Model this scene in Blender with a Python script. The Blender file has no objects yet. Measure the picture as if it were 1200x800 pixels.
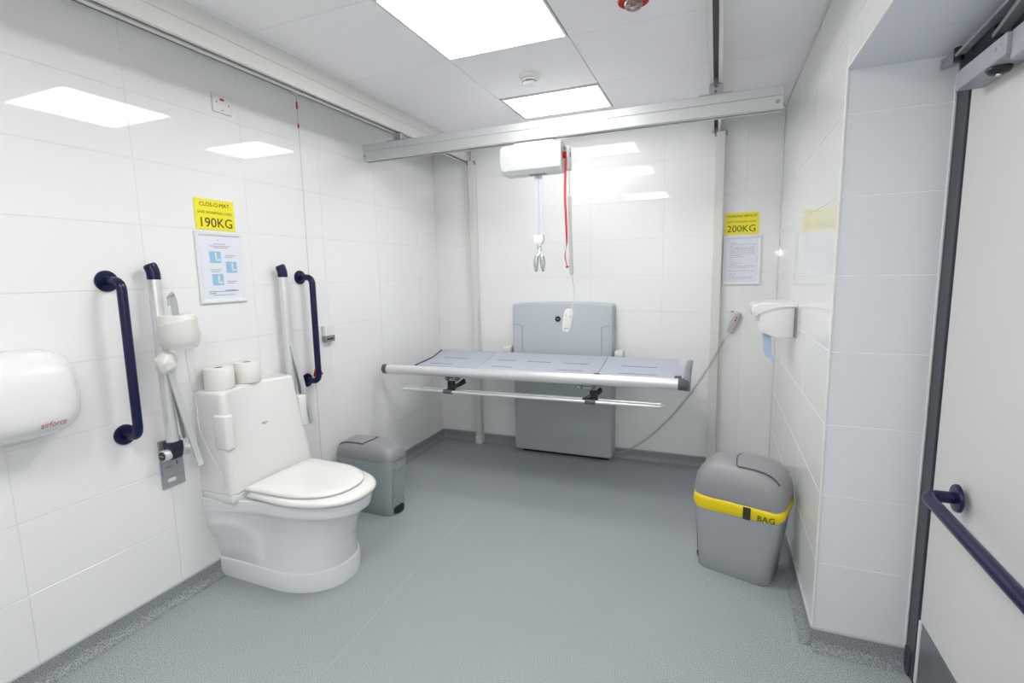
import bpy, bmesh, math, random
from mathutils import Vector, Matrix, Euler, noise
random.seed(7)
S = bpy.context.scene
C = S.collection
PI = math.pi

# ------------------------------------------------------------------ camera
cam_d = bpy.data.cameras.new('camera')
cam = bpy.data.objects.new('camera', cam_d); C.objects.link(cam)
cam_d.sensor_width = 36.0
cam_d.lens = 36.0 * 586.2 / 1200.0
cam_d.clip_start = 0.02
Rw = Matrix(((0.92675452, 0.37506636, -0.02124329),      # rows: camera right, down, forward in world axes
             (0.03085917, -0.13236335, -0.99072078),
             (-0.37439787, 0.91749941, -0.13424257)))
M3 = Matrix((Rw[0], -Rw[1], -Rw[2])).transposed()
cam.matrix_world = Matrix.Translation((2.2263, -3.7906, 1.4425)) @ M3.to_4x4()
S.camera = cam

# ------------------------------------------------------------------ world, exposure
w = bpy.data.worlds.new('world'); S.world = w; w.use_nodes = True
w.node_tree.nodes['Background'].inputs[0].default_value = (0.8, 0.86, 1.0, 1)
w.node_tree.nodes['Background'].inputs[1].default_value = 0.3
S.view_settings.view_transform = 'Standard'
S.view_settings.look = 'None'
S.view_settings.gamma = 1.0
S.view_settings.exposure = 1.14
S.view_settings.use_curve_mapping = False
PANEL = 7.6      # radiance of the ceiling panels
fl_d = bpy.data.lights.new('camera_flash', 'POINT'); fl_d.energy = 8.0; fl_d.shadow_soft_size = 0.035; fl_d.color = (1.0, 0.99, 0.97)
fl = bpy.data.objects.new('camera_flash', fl_d); C.objects.link(fl); fl.location = (2.226, -3.83, 1.64)   # flash on the photographer's camera; its glints show in both back corners

# ------------------------------------------------------------------ room numbers
W, W2, YA, H = 2.607, 2.901, -1.750, 2.4745
HB, T, TW = 0.0807, 0.26598, 0.5275      # skirting height, tile pitch up, tile pitch along
ZS = 2.087                                # soffit over the door recess
YF = -4.75                                # wall behind the camera

# ------------------------------------------------------------------ materials
def lin(c):
    return tuple(((v/255.0)/12.92 if v/255.0 <= 0.04045 else ((v/255.0+0.055)/1.055)**2.4) for v in c) + (1,)
def mat(name, rgb, rough=0.5, metal=0.0, var=0.0, scale=40.0, bump=0.0, bscale=200.0, spec=0.5, coat=0.0, alpha=1.0, trans=0.0, var2=None):
    m = bpy.data.materials.new(name); m.use_nodes = True
    nt = m.node_tree; b = nt.nodes['Principled BSDF']
    b.inputs['Base Color'].default_value = lin(rgb)
    b.inputs['Roughness'].default_value = rough
    b.inputs['Metallic'].default_value = metal
    b.inputs['Specular IOR Level'].default_value = spec
    b.inputs['Coat Weight'].default_value = coat
    b.inputs['Alpha'].default_value = alpha
    b.inputs['Transmission Weight'].default_value = trans
    tc = nt.nodes.new('ShaderNodeTexCoord')
    if var > 0:
        n = nt.nodes.new('ShaderNodeTexNoise'); n.inputs['Scale'].default_value = scale; n.inputs['Detail'].default_value = 4
        r = nt.nodes.new('ShaderNodeMix'); r.data_type = 'RGBA'
        c = lin(rgb)
        r.inputs[6].default_value = tuple(v*(1-var) for v in c[:3]) + (1,)
        r.inputs[7].default_value = tuple(min(1, v*(1+var)) for v in c[:3]) + (1,)
        nt.links.new(tc.outputs['Object'], n.inputs['Vector'])
        nt.links.new(n.outputs['Fac'], r.inputs[0]); nt.links.new(r.outputs[2], b.inputs['Base Color'])
    if bump > 0:
        n2 = nt.nodes.new('ShaderNodeTexNoise'); n2.inputs['Scale'].default_value = bscale; n2.inputs['Detail'].default_value = 2
        bp = nt.nodes.new('ShaderNodeBump'); bp.inputs['Strength'].default_value = bump; bp.inputs['Distance'].default_value = 0.01
        nt.links.new(tc.outputs['Object'], n2.inputs['Vector'])
        nt.links.new(n2.outputs['Fac'], bp.inputs['Height']); nt.links.new(bp.outputs['Normal'], b.inputs['Normal'])
    return m
def emit(name, rgb, s):
    m = bpy.data.materials.new(name); m.use_nodes = True; nt = m.node_tree
    nt.nodes.remove(nt.nodes['Principled BSDF'])
    e = nt.nodes.new('ShaderNodeEmission'); e.inputs[0].default_value = rgb; e.inputs[1].default_value = s
    nt.links.new(e.outputs[0], nt.nodes['Material Output'].inputs[0]); return m
def vinyl(name, dark):
    m = bpy.data.materials.new(name); m.use_nodes = True; nt = m.node_tree; b = nt.nodes['Principled BSDF']
    tc = nt.nodes.new('ShaderNodeTexCoord')
    n = nt.nodes.new('ShaderNodeTexNoise'); n.inputs['Scale'].default_value = 300; n.inputs['Detail'].default_value = 3
    cr = nt.nodes.new('ShaderNodeValToRGB'); e = cr.color_ramp.elements
    e[0].position = 0.42; e[0].color = lin([int(v*dark) for v in (131, 140, 146)])
    e[1].position = 0.59; e[1].color = lin([int(v*dark) for v in (208, 214, 219)])
    el = cr.color_ramp.elements.new(0.5); el.color = lin([int(v*dark) for v in (173, 181, 187)])
    n2 = nt.nodes.new('ShaderNodeTexNoise'); n2.inputs['Scale'].default_value = 1.6; n2.inputs['Detail'].default_value = 3
    mp = nt.nodes.new('ShaderNodeMapRange'); mp.inputs[3].default_value = 0.92; mp.inputs[4].default_value = 1.08
    mx = nt.nodes.new('ShaderNodeMix'); mx.data_type = 'RGBA'; mx.blend_type = 'MULTIPLY'; mx.inputs[0].default_value = 1
    nt.links.new(tc.outputs['Object'], n.inputs['Vector']); nt.links.new(tc.outputs['Object'], n2.inputs['Vector'])
    nt.links.new(n.outputs['Fac'], cr.inputs[0]); nt.links.new(n2.outputs['Fac'], mp.inputs[0])
    nt.links.new(cr.outputs[0], mx.inputs[6]); nt.links.new(mp.outputs[0], mx.inputs[7]); nt.links.new(mx.outputs[2], b.inputs['Base Color'])
    b.inputs['Roughness'].default_value = 0.5; b.inputs['Specular IOR Level'].default_value = 0.35
    bp = nt.nodes.new('ShaderNodeBump'); bp.inputs['Strength'].default_value = 0.02; bp.inputs['Distance'].default_value = 0.001
    nt.links.new(n.outputs['Fac'], bp.inputs['Height']); nt.links.new(bp.outputs['Normal'], b.inputs['Normal'])
    return m
TILE = mat('tile_glaze', (240, 241, 241), 0.035, bump=0.003, bscale=3.0, var=0.004, scale=3)
TILER = mat('tile_satin_shaded', (226, 231, 237), 0.35, var=0.004, scale=3, spec=0.3)  # recess tiles: the cool shade under the soffit is tinted into the colour
GROUT = mat('grout', (228, 229, 228), 0.7)
WALLP = mat('wall_paint', (225, 225, 222), 0.7, var=0.01)
CEIL = mat('ceiling_tile_white', (247, 247, 250), 0.75, var=0.015, scale=220, bump=0.05, bscale=500)
GRID = mat('ceiling_grid', (150, 152, 156), 0.6)
LIGHT = emit('panel_light', (1.0, 0.99, 0.97, 1), PANEL*1.08)
LIGHT2 = emit('small_panel_light', (1.0, 0.99, 0.97, 1), PANEL*0.82)      # the smaller panel is a weaker lamp
WHITE_P = mat('white_plastic', (232, 232, 230), 0.3, var=0.004)
WHITE_G = mat('white_gloss', (236, 236, 236), 0.16, coat=0.3)
SEATM = mat('seat_white', (240, 240, 238), 0.18, coat=0.4)
CERAM = mat('ceramic_white', (228, 230, 233), 0.13, coat=0.5)
VINYL = vinyl('floor_vinyl', 0.93)
VINYLD = vinyl('skirting_vinyl_shaded', 0.84)  # floor vinyl darkened, shading of the upright skirting put into its colour
SEAM = mat('weld_seam', (180, 183, 177), 0.5)
CAPG = mat('grey_cap', (190, 194, 197), 0.5)
NAVY = mat('navy_coating', (9, 17, 62), 0.32, coat=0.15, var=0.03, spec=0.35)
ALU = mat('aluminium', (226, 227, 229), 0.34, 0.5, var=0.02, scale=30)
ALUP = mat('anodised_profile', (204, 206, 208), 0.42, 0.55, var=0.015)
RAILW = mat('powder_white', (218, 218, 214), 0.4)
CHROME = mat('chrome', (215, 217, 220), 0.12, 1.0)
GREYM = mat('grey_metal', (160, 162, 166), 0.4, 0.7)
DARK = mat('dark_slot', (52, 54, 58), 0.6)
BLACK = mat('black_plastic', (22, 24, 28), 0.35)
CHAR = mat('charcoal_plastic', (88, 90, 98), 0.45)
FRAMED = mat('charcoal_door_frame', (58, 63, 72), 0.45, var=0.02)
DOORM = mat('door_laminate', (216, 215, 213), 0.45, var=0.008, scale=4)
KICK = mat('kick_steel', (140, 145, 150), 0.42, 0.75, var=0.03, scale=60)
CLOSER = mat('closer_silver', (168, 170, 178), 0.42, 0.45)
SHELL = mat('bench_shell', (182, 189, 195), 0.42, var=0.01, scale=6)
BENCHT = mat('bench_top', (180, 186, 199), 0.5, var=0.012)
BIN1 = mat('bin_grey', (158, 163, 167), 0.42, var=0.02, scale=10)
BINL = mat('bin_lid_grey', (146, 147, 151), 0.38, var=0.02, scale=10)
BIN2 = mat('bin_grey_green', (152, 163, 166), 0.45, var=0.02, scale=10)
YEL = mat('yellow_bag', (240, 214, 8), 0.35)
YSIGN = mat('yellow_sign', (246, 232, 40), 0.4)
INK = mat('ink', (50, 50, 36), 0.6)
GINK = mat('grey_ink', (176, 180, 190), 0.7)
BLUEI = mat('pictogram_blue', (150, 196, 226), 0.6)
BLUED = mat('pictogram_dark', (70, 110, 150), 0.6)
PAPER = mat('paper', (228, 232, 242), 0.7)
TISSUE = mat('tissue', (238, 236, 232), 0.95, bump=0.15, bscale=90)
FILM = mat('clear_film', (238, 240, 242), 0.15, alpha=0.22)
CARD = mat('cardboard_core', (170, 150, 120), 0.9)
RED = mat('red_plastic', (190, 4, 10), 0.45, spec=0.15)
REDC = mat('red_webbing', (214, 52, 56), 0.6)
REDI = mat('red_ink', (200, 60, 60), 0.6)
WEB = mat('grey_webbing', (206, 209, 214), 0.7, var=0.03, scale=200)
CLEAR = mat('clear_lens', (225, 225, 225), 0.05, trans=0.85)
CORD = mat('cord_grey', (176, 174, 172), 0.5)
CORDW = mat('cord_white', (222, 221, 219), 0.5)
BLUEP = mat('pale_blue_strip', (176, 194, 222), 0.5)
HANDG = mat('handset_grey', (176, 176, 174), 0.4)

# ------------------------------------------------------------------ helpers
SPLIT = {'bead', 'screw', 'bolt', 'bolt_head', 'grid_bar', 'pictogram', 'pictogram_seat', 'trapway_bulge', 'hinge', 'end_plate', 'lower_groove', 'arm_pivot', 'double_hook', 'lens', 'hinge_plate'}
def attach(o, parent):
    o.parent = parent
    bpy.context.view_layer.update()
    o.matrix_parent_inverse = parent.matrix_world.inverted()
def split_islands(o, parent):
    """one object per loose piece"""
    me = o.data; bm = bmesh.new(); bm.from_mesh(me); seen = set(); out = []
    bm.verts.ensure_lookup_table(); isl = []
    for v in bm.verts:
        if v.index in seen: continue
        st = [v]; seen.add(v.index); grp = []
        while st:
            a = st.pop(); grp.append(a.index)
            for e in a.link_edges:
                b = e.other_vert(a)
                if b.index not in seen: seen.add(b.index); st.append(b)
        isl.append(set(grp))
    bm.free(); first = None
    for g in isl:
        b2 = bmesh.new(); b2.from_mesh(me); b2.verts.ensure_lookup_table()
        bmesh.ops.delete(b2, geom=[v for v in b2.verts if v.index not in g], context='VERTS')
        m2 = me.copy(); b2.to_mesh(m2); b2.free()
        n = bpy.data.objects.new(o.name, m2); C.objects.link(n); first = first or n
        if parent: attach(n, parent)
    bpy.data.objects.remove(o); return first
def finish(name, bm, m, parent=None, sharp=35, smooth=True):
    bmesh.ops.remove_doubles(bm, verts=bm.verts, dist=1e-6)
    bmesh.ops.recalc_face_normals(bm, faces=bm.faces)
    me = bpy.data.meshes.new(name); bm.to_mesh(me); bm.free()
    if m: me.materials.append(m)
    if smooth:
        for p in me.polygons: p.use_smooth = True
        me.set_sharp_from_angle(angle=math.radians(sharp))
    o = bpy.data.objects.new(name, me); C.objects.link(o)
    if name in SPLIT: return split_islands(o, parent)
    if parent: 
        o.parent = parent
        o.matrix_parent_inverse = parent.matrix_world.inverted() if not parent.parent else (parent.parent.matrix_world @ parent.matrix_parent_inverse @ parent.matrix_basis).inverted()
    return o
def thing(name, label, cat, loc=(0, 0, 0), rz=0.0, group=None):
    o = bpy.data.objects.new(name, None); C.objects.link(o); o.empty_display_size = 0.1
    o.location = loc; o.rotation_euler = (0, 0, rz)
    o['label'] = label; o['category'] = cat
    if group: o['group'] = group
    return o
def tag(o, label, cat, group=None):
    o['label'] = label; o['category'] = cat
    if group: o['group'] = group
    return o
def local(o, parent):                      # parts modelled in the thing's own space
    o.parent = parent; return o
def struct(name, bm, m, **k):
    o = finish(name, bm, m, **k); o['kind'] = 'structure'; return o
def bx(bm, x0, x1, y0, y1, z0, z1, bev=0.0, seg=1):
    vs = [bm.verts.new((x, y, z)) for x in (x0, x1) for y in (y0, y1) for z in (z0, z1)]
    fs = [bm.faces.new([vs[i] for i in f]) for f in ((0,1,3,2),(4,6,7,5),(0,4,5,1),(2,3,7,6),(0,2,6,4),(1,5,7,3))]
    if bev > 0:
        es = list({e for f in fs for e in f.edges})
        bmesh.ops.bevel(bm, geom=es, offset=bev, segments=seg, affect='EDGES', profile=0.5)
def box(name, m, parent, *a, bev=0.0, seg=1, **k):
    bm = bmesh.new(); bx(bm, *a, bev=bev, seg=seg); return finish(name, bm, m, parent, **k)
def sweep(bm, pts, prof, closed=False, cap=True, up=Vector((0, 0, 1))):
    """prof: list of (u,v) offsets, or function i->list; parallel transport"""
    pts = [Vector(p) for p in pts]; n = len(pts); rings = []
    t0 = (pts[1]-pts[0]).normalized()
    if abs(t0.dot(up)) > 0.95: up = Vector((0, 1, 0)) if abs(t0.y) < 0.9 else Vector((1, 0, 0))
    u = (up - t0*up.dot(t0)).normalized()
    for i in range(n):
        if i == 0: t = (pts[1]-pts[0])
        elif i == n-1: t = (pts[-1]-pts[-2])
        else: t = (pts[i+1]-pts[i]).normalized() + (pts[i]-pts[i-1]).normalized()
        t.normalize(); u = (u - t*u.dot(t)).normalized(); v = t.cross(u)
        pr = prof(i) if callable(prof) else prof
        rings.append([bm.verts.new(pts[i] + u*a + v*b) for a, b in pr])
    k = len(rings[0])
    for i in range(n-1):
        for j in range(k):
            bm.faces.new((rings[i][j], rings[i][(j+1) % k], rings[i+1][(j+1) % k], rings[i+1][j]))
    if cap:
        bm.faces.new(rings[0]); bm.faces.new(rings[-1][::-1])
def circ(r, n=16, r2=None):
    r2 = r2 or r
    return [(r*math.cos(2*PI*i/n), r2*math.sin(2*PI*i/n)) for i in range(n)]
def tube(bm, pts, r, n=16): sweep(bm, pts, circ(r, n))
def arc_path(pts, rad, n=8):
    """round the inner corners of a polyline"""
    pts = [Vector(p) for p in pts]; out = [pts[0]]
    for i in range(1, len(pts)-1):
        a, b, c = pts[i-1], pts[i], pts[i+1]
        d1 = (a-b).normalized(); d2 = (c-b).normalized(); ang = d1.angle(d2)
        L = min(rad/math.tan(ang/2), (a-b).length*0.49, (c-b).length*0.49)
        p1 = b+d1*L; p2 = b+d2*L
        for k in range(n+1):
            t = k/n; out.append(p1*(1-t)**2 + b*2*t*(1-t) + p2*t*t)
    out.append(pts[-1]); return out
def spline(pts, n=8):
    pts = [Vector(p) for p in pts]; q = [pts[0]*2-pts[1]] + pts + [pts[-1]*2-pts[-2]]; out = []
    for i in range(1, len(q)-2):
        for k in range(n):
            t = k/n; a, b, c, d = q[i-1], q[i], q[i+1], q[i+2]
            out.append(0.5*((2*b)+(c-a)*t+(2*a-5*b+4*c-d)*t*t+(3*b-3*c+d-a)*t**3))
    out.append(pts[-1]); return out
def loft(bm, rings, cap0=True, cap1=True):
    R = [[bm.verts.new(p) for p in r] for r in rings]; k = len(R[0])
    for a, b in zip(R, R[1:]):
        for j in range(k): bm.faces.new((a[j], a[(j+1) % k], b[(j+1) % k], b[j]))
    if cap0: bm.faces.new(R[0][::-1])
    if cap1: bm.faces.new(R[-1])
def sup(hx, hy, z, n=5.0, k=40, cx=0.0, cy=0.0):
    out = []
    for i in range(k):
        a = 2*PI*(i+0.5)/k; c, s = math.cos(a), math.sin(a)
        r = (abs(c)**n + abs(s)**n)**(-1.0/n)
        out.append((cx+hx*r*c, cy+hy*r*s, z))
    return out
def cyl(bm, p, q, r, n=20, r2=None):
    sweep(bm, [p, q], circ(r, n) if r2 is None else (lambda i: circ(r if i == 0 else r2, n)))
def lathe(bm, prof, axis_o, ax='z', n=28):
    o = Vector(axis_o); rings = []
    for r, h in prof:
        ring = []
        for i in range(n):
            a = 2*PI*i/n; c, s = r*math.cos(a), r*math.sin(a)
            ring.append(o + {'z': Vector((c, s, h)), 'x': Vector((h, c, s)), 'y': Vector((s, h, c)), '-z': Vector((s, c, -h))}[ax])
        rings.append(ring)
    loft(bm, rings)
def prism(bm, poly, axis, a, b, bev=0.0):
    def P(u, v, w): return {'y': (u, w, v), 'x': (w, u, v), 'z': (u, v, w)}[axis]
    A = [bm.verts.new(P(u, v, a)) for u, v in poly]; B = [bm.verts.new(P(u, v, b)) for u, v in poly]
    n = len(poly); fs = [bm.faces.new(A[::-1]), bm.faces.new(B)]
    for i in range(n): fs.append(bm.faces.new((A[i], A[(i+1) % n], B[(i+1) % n], B[i])))
    if bev: bmesh.ops.bevel(bm, geom=list({e for f in fs[:2] for e in f.edges}), offset=bev, segments=2, affect='EDGES', profile=0.5)
def rrect(x0, x1, y0, y1, r, n=5):
    out = []
    for cx, cy, a0 in ((x1-r, y1-r, 0), (x0+r, y1-r, 90), (x0+r, y0+r, 180), (x1-r, y0+r, 270)):
        for k in range(n+1):
            a = math.radians(a0+90*k/n); out.append((cx+r*math.cos(a), cy+r*math.sin(a)))
    return out
def text(name, s, size, m, parent, loc, rot, depth=0.0006, space=1.0, sx=1.0, align='CENTER'):
    cu = bpy.data.curves.new(name, 'FONT'); cu.body = s; cu.size = size; cu.align_x = align; cu.align_y = 'CENTER'
    cu.extrude = depth; cu.space_character = space; cu.resolution_u = 3
    t = bpy.data.objects.new(name, cu); C.objects.link(t)
    bpy.context.view_layer.update()
    me = bpy.data.meshes.new_from_object(t.evaluated_get(bpy.context.evaluated_depsgraph_get()))
    bpy.data.objects.remove(t); me.name = name; me.materials.clear(); me.materials.append(m)
    me.transform(Matrix.Translation(loc) @ Euler(rot).to_matrix().to_4x4() @ Matrix.Diagonal((sx, 1, 1, 1)))
    o = bpy.data.objects.new(name, me); C.objects.link(o); o.parent = parent
    if parent:
        bpy.context.view_layer.update(); o.matrix_parent_inverse = parent.matrix_world.inverted()
    return o
FX = (PI/2, 0, PI/2)      # lettering on a wall facing +x
FY = (PI/2, 0, 0)         # lettering facing -y
def upd(): bpy.context.view_layer.update()
def copy_tree(o, parent=None):
    c = o.copy(); C.objects.link(c); c.parent = parent
    if parent: c.matrix_parent_inverse = o.matrix_parent_inverse.copy()
    for ch in list(o.children): copy_tree(ch, c)
    return c

# ------------------------------------------------------------------ floor
bm = bmesh.new(); bx(bm, -0.1, W2+0.15, YF-0.1, 0.1, -0.08, 0.0)
floor = struct('floor', bm, VINYL, smooth=False)
bm = bmesh.new()
sx = [(0.925, YF), (0.925, -2.466), (0.893, -1.9), (0.867, -1.09), (0.88, -0.05)]
for a, b in zip(sx, sx[1:]):
    dx = 0.0020; vs = [bm.verts.new(p) for p in ((a[0]-dx, a[1], 0.0006), (a[0]+dx, a[1], 0.0006), (b[0]+dx, b[1], 0.0006), (b[0]-dx, b[1], 0.0006))]
    bm.faces.new(vs)
sm = finish('weld_seam', bm, SEAM, floor)
for pts in ([(2.552, -1.570, 0.0004), (2.549, -1.67, 0.0004), (2.546, -1.765, 0.0004)], [(2.552, -1.578, 0.0004), (2.572, -1.568, 0.0004), (2.594, -1.552, 0.0004)], [(2.556, -1.792, 0.0004), (2.580, -1.786, 0.0004), (2.606, -1.765, 0.0004)]):
    bm = bmesh.new(); tube(bm, spline(pts, 5), 0.0011, 6); finish('patch_seam', bm, SEAM, floor)

# coved skirting of the same vinyl
def cove(name, axis, fixed, sign, a, b):
    """profile from the wall foot outward; axis = direction it runs along"""
    prof = [(0.0, HB-0.004), (0.003, HB-0.004), (0.0035, 0.04)]
    for k in range(7):
        t = PI/2*k/6; prof.append((0.0035+0.034*(1-math.cos(t)), 0.034*(1-math.sin(t))+0.0008))
    prof.append((0.040, 0.0004)); prof.append((0.0, 0.0002))
    bm = bmesh.new()
    pp = [(fixed+sign*u, v) for u, v in prof]
    prism(bm, pp, 'y' if axis == 'y' else 'x', a, b)
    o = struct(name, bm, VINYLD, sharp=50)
    bm = bmesh.new(); pc = [(fixed, HB-0.004), (fixed+sign*0.006, HB-0.004), (fixed+sign*0.005, HB+0.003), (fixed, HB+0.004)]
    prism(bm, pc, 'y' if axis == 'y' else 'x', a, b)
    c = finish('capping_strip', bm, CAPG, o); return o
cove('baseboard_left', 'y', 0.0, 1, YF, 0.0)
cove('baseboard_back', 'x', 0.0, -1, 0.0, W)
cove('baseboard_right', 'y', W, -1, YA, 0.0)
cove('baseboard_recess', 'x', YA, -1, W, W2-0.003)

# ------------------------------------------------------------------ tiled walls
tile_cache = {}
def tile_mesh(w, h, th=0.008, m=None):
    key = (round(w, 4), round(h, 4), m)
    if key not in tile_cache:
        bm = bmesh.new(); bx(bm, -w/2, w/2, -th, 0.0, -h/2, h/2, bev=0.0008)
        me = bpy.data.meshes.new('tile'); bmesh.ops.recalc_face_normals(bm, faces=bm.faces); bm.to_mesh(me); bm.free(); me.materials.append(m or TILE)
        tile_cache[key] = me
    return tile_cache[key]
def tiled(wall, origin, run, rz, u0, u1, joints, z0, z1, rows, m=None):
    """tiles lie with outer face through origin; run = unit vector along the wall; rz turns local +y (the face) outward"""
    js = [u0] + [j for j in joints if u0+0.01 < j < u1-0.01] + [u1]
    zs = [z0] + [z for z in rows if z0+0.01 < z < z1-0.01] + [z1]
    for a, b in zip(js, js[1:]):
        for c, d in zip(zs, zs[1:]):
            o = bpy.data.objects.new('tile', tile_mesh(b-a-0.0020, d-c-0.0030, m=m)); C.objects.link(o)
            p = Vector(origin) + Vector(run)*((a+b)/2); p.z = (c+d)/2
            n = Vector((-math.sin(rz), math.cos(rz), 0))
            p += n*random.uniform(-0.0002, 0.0002)
            o.location = p; o.rotation_euler = (random.uniform(-1, 1)*0.0006, 0, rz + random.uniform(-1, 1)*0.0006); o.parent = wall
ROWS = [HB + k*T for k in range(0, 12)]
G = 0.0014    # grout depth
def wall(name, x0, x1, y0, y1, z0, z1, m=None):
    bm = bmesh.new(); bx(bm, x0, x1, y0, y1, z0, z1); return struct(name, bm, m or GROUT, smooth=False)
wl = wall('wall_left', -0.12, -G, YF, 0.12, 0, H)
tiled(wl, (0, 0, 0), (0, -1, 0), -PI/2, 0.0, -YF-0.001, [0.287+TW*k for k in range(0, 12)], HB, H-0.002, ROWS)
wb = wall('wall_back', -G, W+G, G, 0.12, 0, H)
tiled(wb, (0, 0, 0), (1, 0, 0), PI, 0.0, W, [0.285+TW*k for k in range(0, 6)], HB, H-0.002, ROWS)
wr = wall('wall_right', W+G, W+0.12, YA+0.009, 0.12, 0, H)
tiled(wr, (W, 0, 0), (0, -1, 0), PI/2, 0.0, -YA, [0.167+TW*k for k in range(0, 4)], HB, H-0.002, ROWS)
# bulkhead over the recess (its face continues the right wall)
wh = wall('wall_bulkhead', W+G, W+0.12, YF, YA, ZS, H)
tiled(wh, (W, 0, 0), (0, -1, 0), PI/2, -YA, -YF-0.001, [0.167+TW*k for k in range(0, 12)], ZS, H-0.002, ROWS)
wc = wall('wall_recess', W+0.004, W2+0.14, YA+G, YA+0.12, 0, H, mat('white_grout', (250, 250, 250), 0.6))
wc.data.transform(Matrix.Identity(4))
tiled(wc, (0, YA, 0), (1, 0, 0), PI, W+0.004, W2-0.002, [], HB, ZS, ROWS, TILER)
bm = bmesh.new(); bx(bm, W+0.122, W2+0.14, YF, YA, ZS+0.0025, ZS+0.1)
bx(bm, W+0.004, W+0.122, YF, YA, ZS+0.0005, ZS+0.0024)
cr_ = struct('ceiling_recess', bm, GROUT, smooth=False)
y = YA
while y > YF+0.1:          # soffit tiles
    y2 = max(y-0.2515, YF)
    bm = bmesh.new(); bx(bm, W+0.004, W2-0.002, y2+0.0015, y-0.0015, ZS-0.006, ZS+0.0005, bev=0.001)
    finish('tile', bm, TILER, cr_, smooth=False); y = y2
# door wall beyond the leaf, wall behind the camera
wd = wall('wall_door', W2+0.004, W2+0.14, YF, -2.86, 0, ZS+0.0, WALLP)
wf = wall('wall_front', -G, W2+0.14, YF-0.12, YF, 0, H, WALLP)
# white tile trims on the outer corners
def trim(name, x0, x1, y0, y1, z0, z1, m=WHITE_P):
    bm = bmesh.new(); bx(bm, x0, x1, y0, y1, z0, z1, bev=0.0012); return struct(name, bm, m)
trim('trim_1', W-0.003, W+0.004, YA-0.004, YA+0.003, HB, ZS)
trim('trim_2', W-0.003, W+0.004, YF+0.002, YA-0.001, ZS-0.0055, ZS+0.003)
trim('trim_3', W2-0.007, W2-0.001, YA-0.003, YA+0.003, HB, ZS-0.007)
trim('trim_4', W-0.011, W-0.0008, YA, -0.001, H-0.012, H-0.0004, WHITE_P)

# ------------------------------------------------------------------ ceiling
bm = bmesh.new(); bx(bm, -0.12, W+0.12, YF-0.12, 0.12, H+0.012, H+0.06)
ce = struct('ceiling', bm, GRID, smooth=False)
gx = [0.002, 0.39, 0.99, 1.59, 2.19, W-0.002]
gy = [-0.002, -0.293-0.12, -0.893, -1.493, -2.093, -2.693, -3.293, -3.893, -4.493, YF+0.002]
gy[1] = -0.455
bm = bmesh.new()          # T bars
for x in gx[1:-1]: bx(bm, x-0.003, x+0.003, YF, 0, H+0.004, H+0.02)
for y in gy[1:-1]: bx(bm, 0, W, y-0.003, y+0.003, H+0.004, H+0.02)
finish('grid_bar', bm, GRID, ce, smooth=False)
lights = {(2, 1), (2, 3), (2, 6)}
cm = {}
for i in range(len(gx)-1):
    for j in range(len(gy)-1):
        if (i, j) in lights: continue
        w_, d_ = gx[i+1]-gx[i]-0.003, gy[j]-gy[j+1]-0.003
        k = (round(w_, 3), round(d_, 3))
        if k not in cm:
            bm = bmesh.new(); bx(bm, -w_/2, w_/2, -d_/2, d_/2, 0, 0.012, bev=0.001)
            me = bpy.data.meshes.new('ceiling_tile'); bmesh.ops.recalc_face_normals(bm, faces=bm.faces); bm.to_mesh(me); bm.free(); me.materials.append(CEIL); cm[k] = me
        o = bpy.data.objects.new('ceiling_tile', cm[k]); C.objects.link(o); o.parent = ce
        o.location = ((gx[i]+gx[i+1])/2, (gy[j]+gy[j+1])/2, H)
labs = {(2, 1): 'smaller lit ceiling panel farther from view, above the steel beam', (2, 3): 'large square lit ceiling panel at the top edge of the view', (2, 6): 'lit ceiling panel behind the viewpoint, out of the photo'}
for (i, j) in sorted(lights):
    x0, x1, y1, y0 = gx[i]+0.004, gx[i+1]-0.004, gy[j]-0.004, gy[j+1]+0.004
    if (i, j) == (2, 1): y0, y1 = -0.868, -0.468; x0 += .006
    t = thing('ceiling_light', labs[(i, j)], 'light', ((x0+x1)/2, (y0+y1)/2, H)); upd()
    bm = bmesh.new()
    e = 0.010
    for a in ((x0, x1, y0, y0+e), (x0, x1, y1-e, y1), (x0, x0+e, y0+e, y1-e), (x1-e, x1, y0+e, y1-e)):
        bx(bm, a[0], a[1], a[2], a[3], H-0.002, H+0.010)
    finish('panel_frame', bm, WHITE_P, t, smooth=False)
    box('diffuser', LIGHT2 if (i, j) == (2, 1) else LIGHT, t, x0+e, x1-e, y0+e, y1-e, H, H+0.008, smooth=False)

# ------------------------------------------------------------------ hoist tracks, posts, beam
def track(label, x0, x1, zb, y0, y1, slot_from):
    t = thing('ceiling_track', label, 'track', ((x0+x1)/2, (y0+y1)/2, H)); upd()
    w_ = x1-x0; zt = H-0.0005; z = zb
    lip = w_*0.30
    prof = [(x0, z), (x0+lip, z), (x0+lip, z+0.006), (x0+0.005, z+0.012), (x0+0.005, z+0.04), (x1-0.005, z+0.04), (x1-0.005, z+0.012), (x1-lip, z+0.006), (x1-lip, z), (x1, z),
            (x1, z+0.058), (x1-0.004, z+0.060), (x1-0.004, z+0.064), (x1, z+0.066), (x1, zt), (x0, zt), (x0, z+0.066), (x0+0.004, z+0.064), (x0+0.004, z+0.060), (x0, z+0.058)]
    bm = bmesh.new(); prism(bm, prof, 'y', y0, y1)
    finish('rail_profile', bm, RAILW, t, sharp=20)
    bm = bmesh.new(); bx(bm, x0+0.0055, x1-0.0055, y0+0.01, y1-0.01, z+0.034, z+0.0395)
    finish('track_slot', bm, mat('slot_mid', (128, 128, 130), 0.6), t, smooth=False)
    bm = bmesh.new(); cyl(bm, (x1-0.004, y1-0.018, z+0.03), (x1+0.003, y1-0.018, z+0.03), 0.006, 10); finish('end_bolt', bm, GREYM, t)
    return t
track('long white ceiling track running along the left wall', 0.292, 0.355, 2.343, YF+0.002, -0.004, 0)
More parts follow.
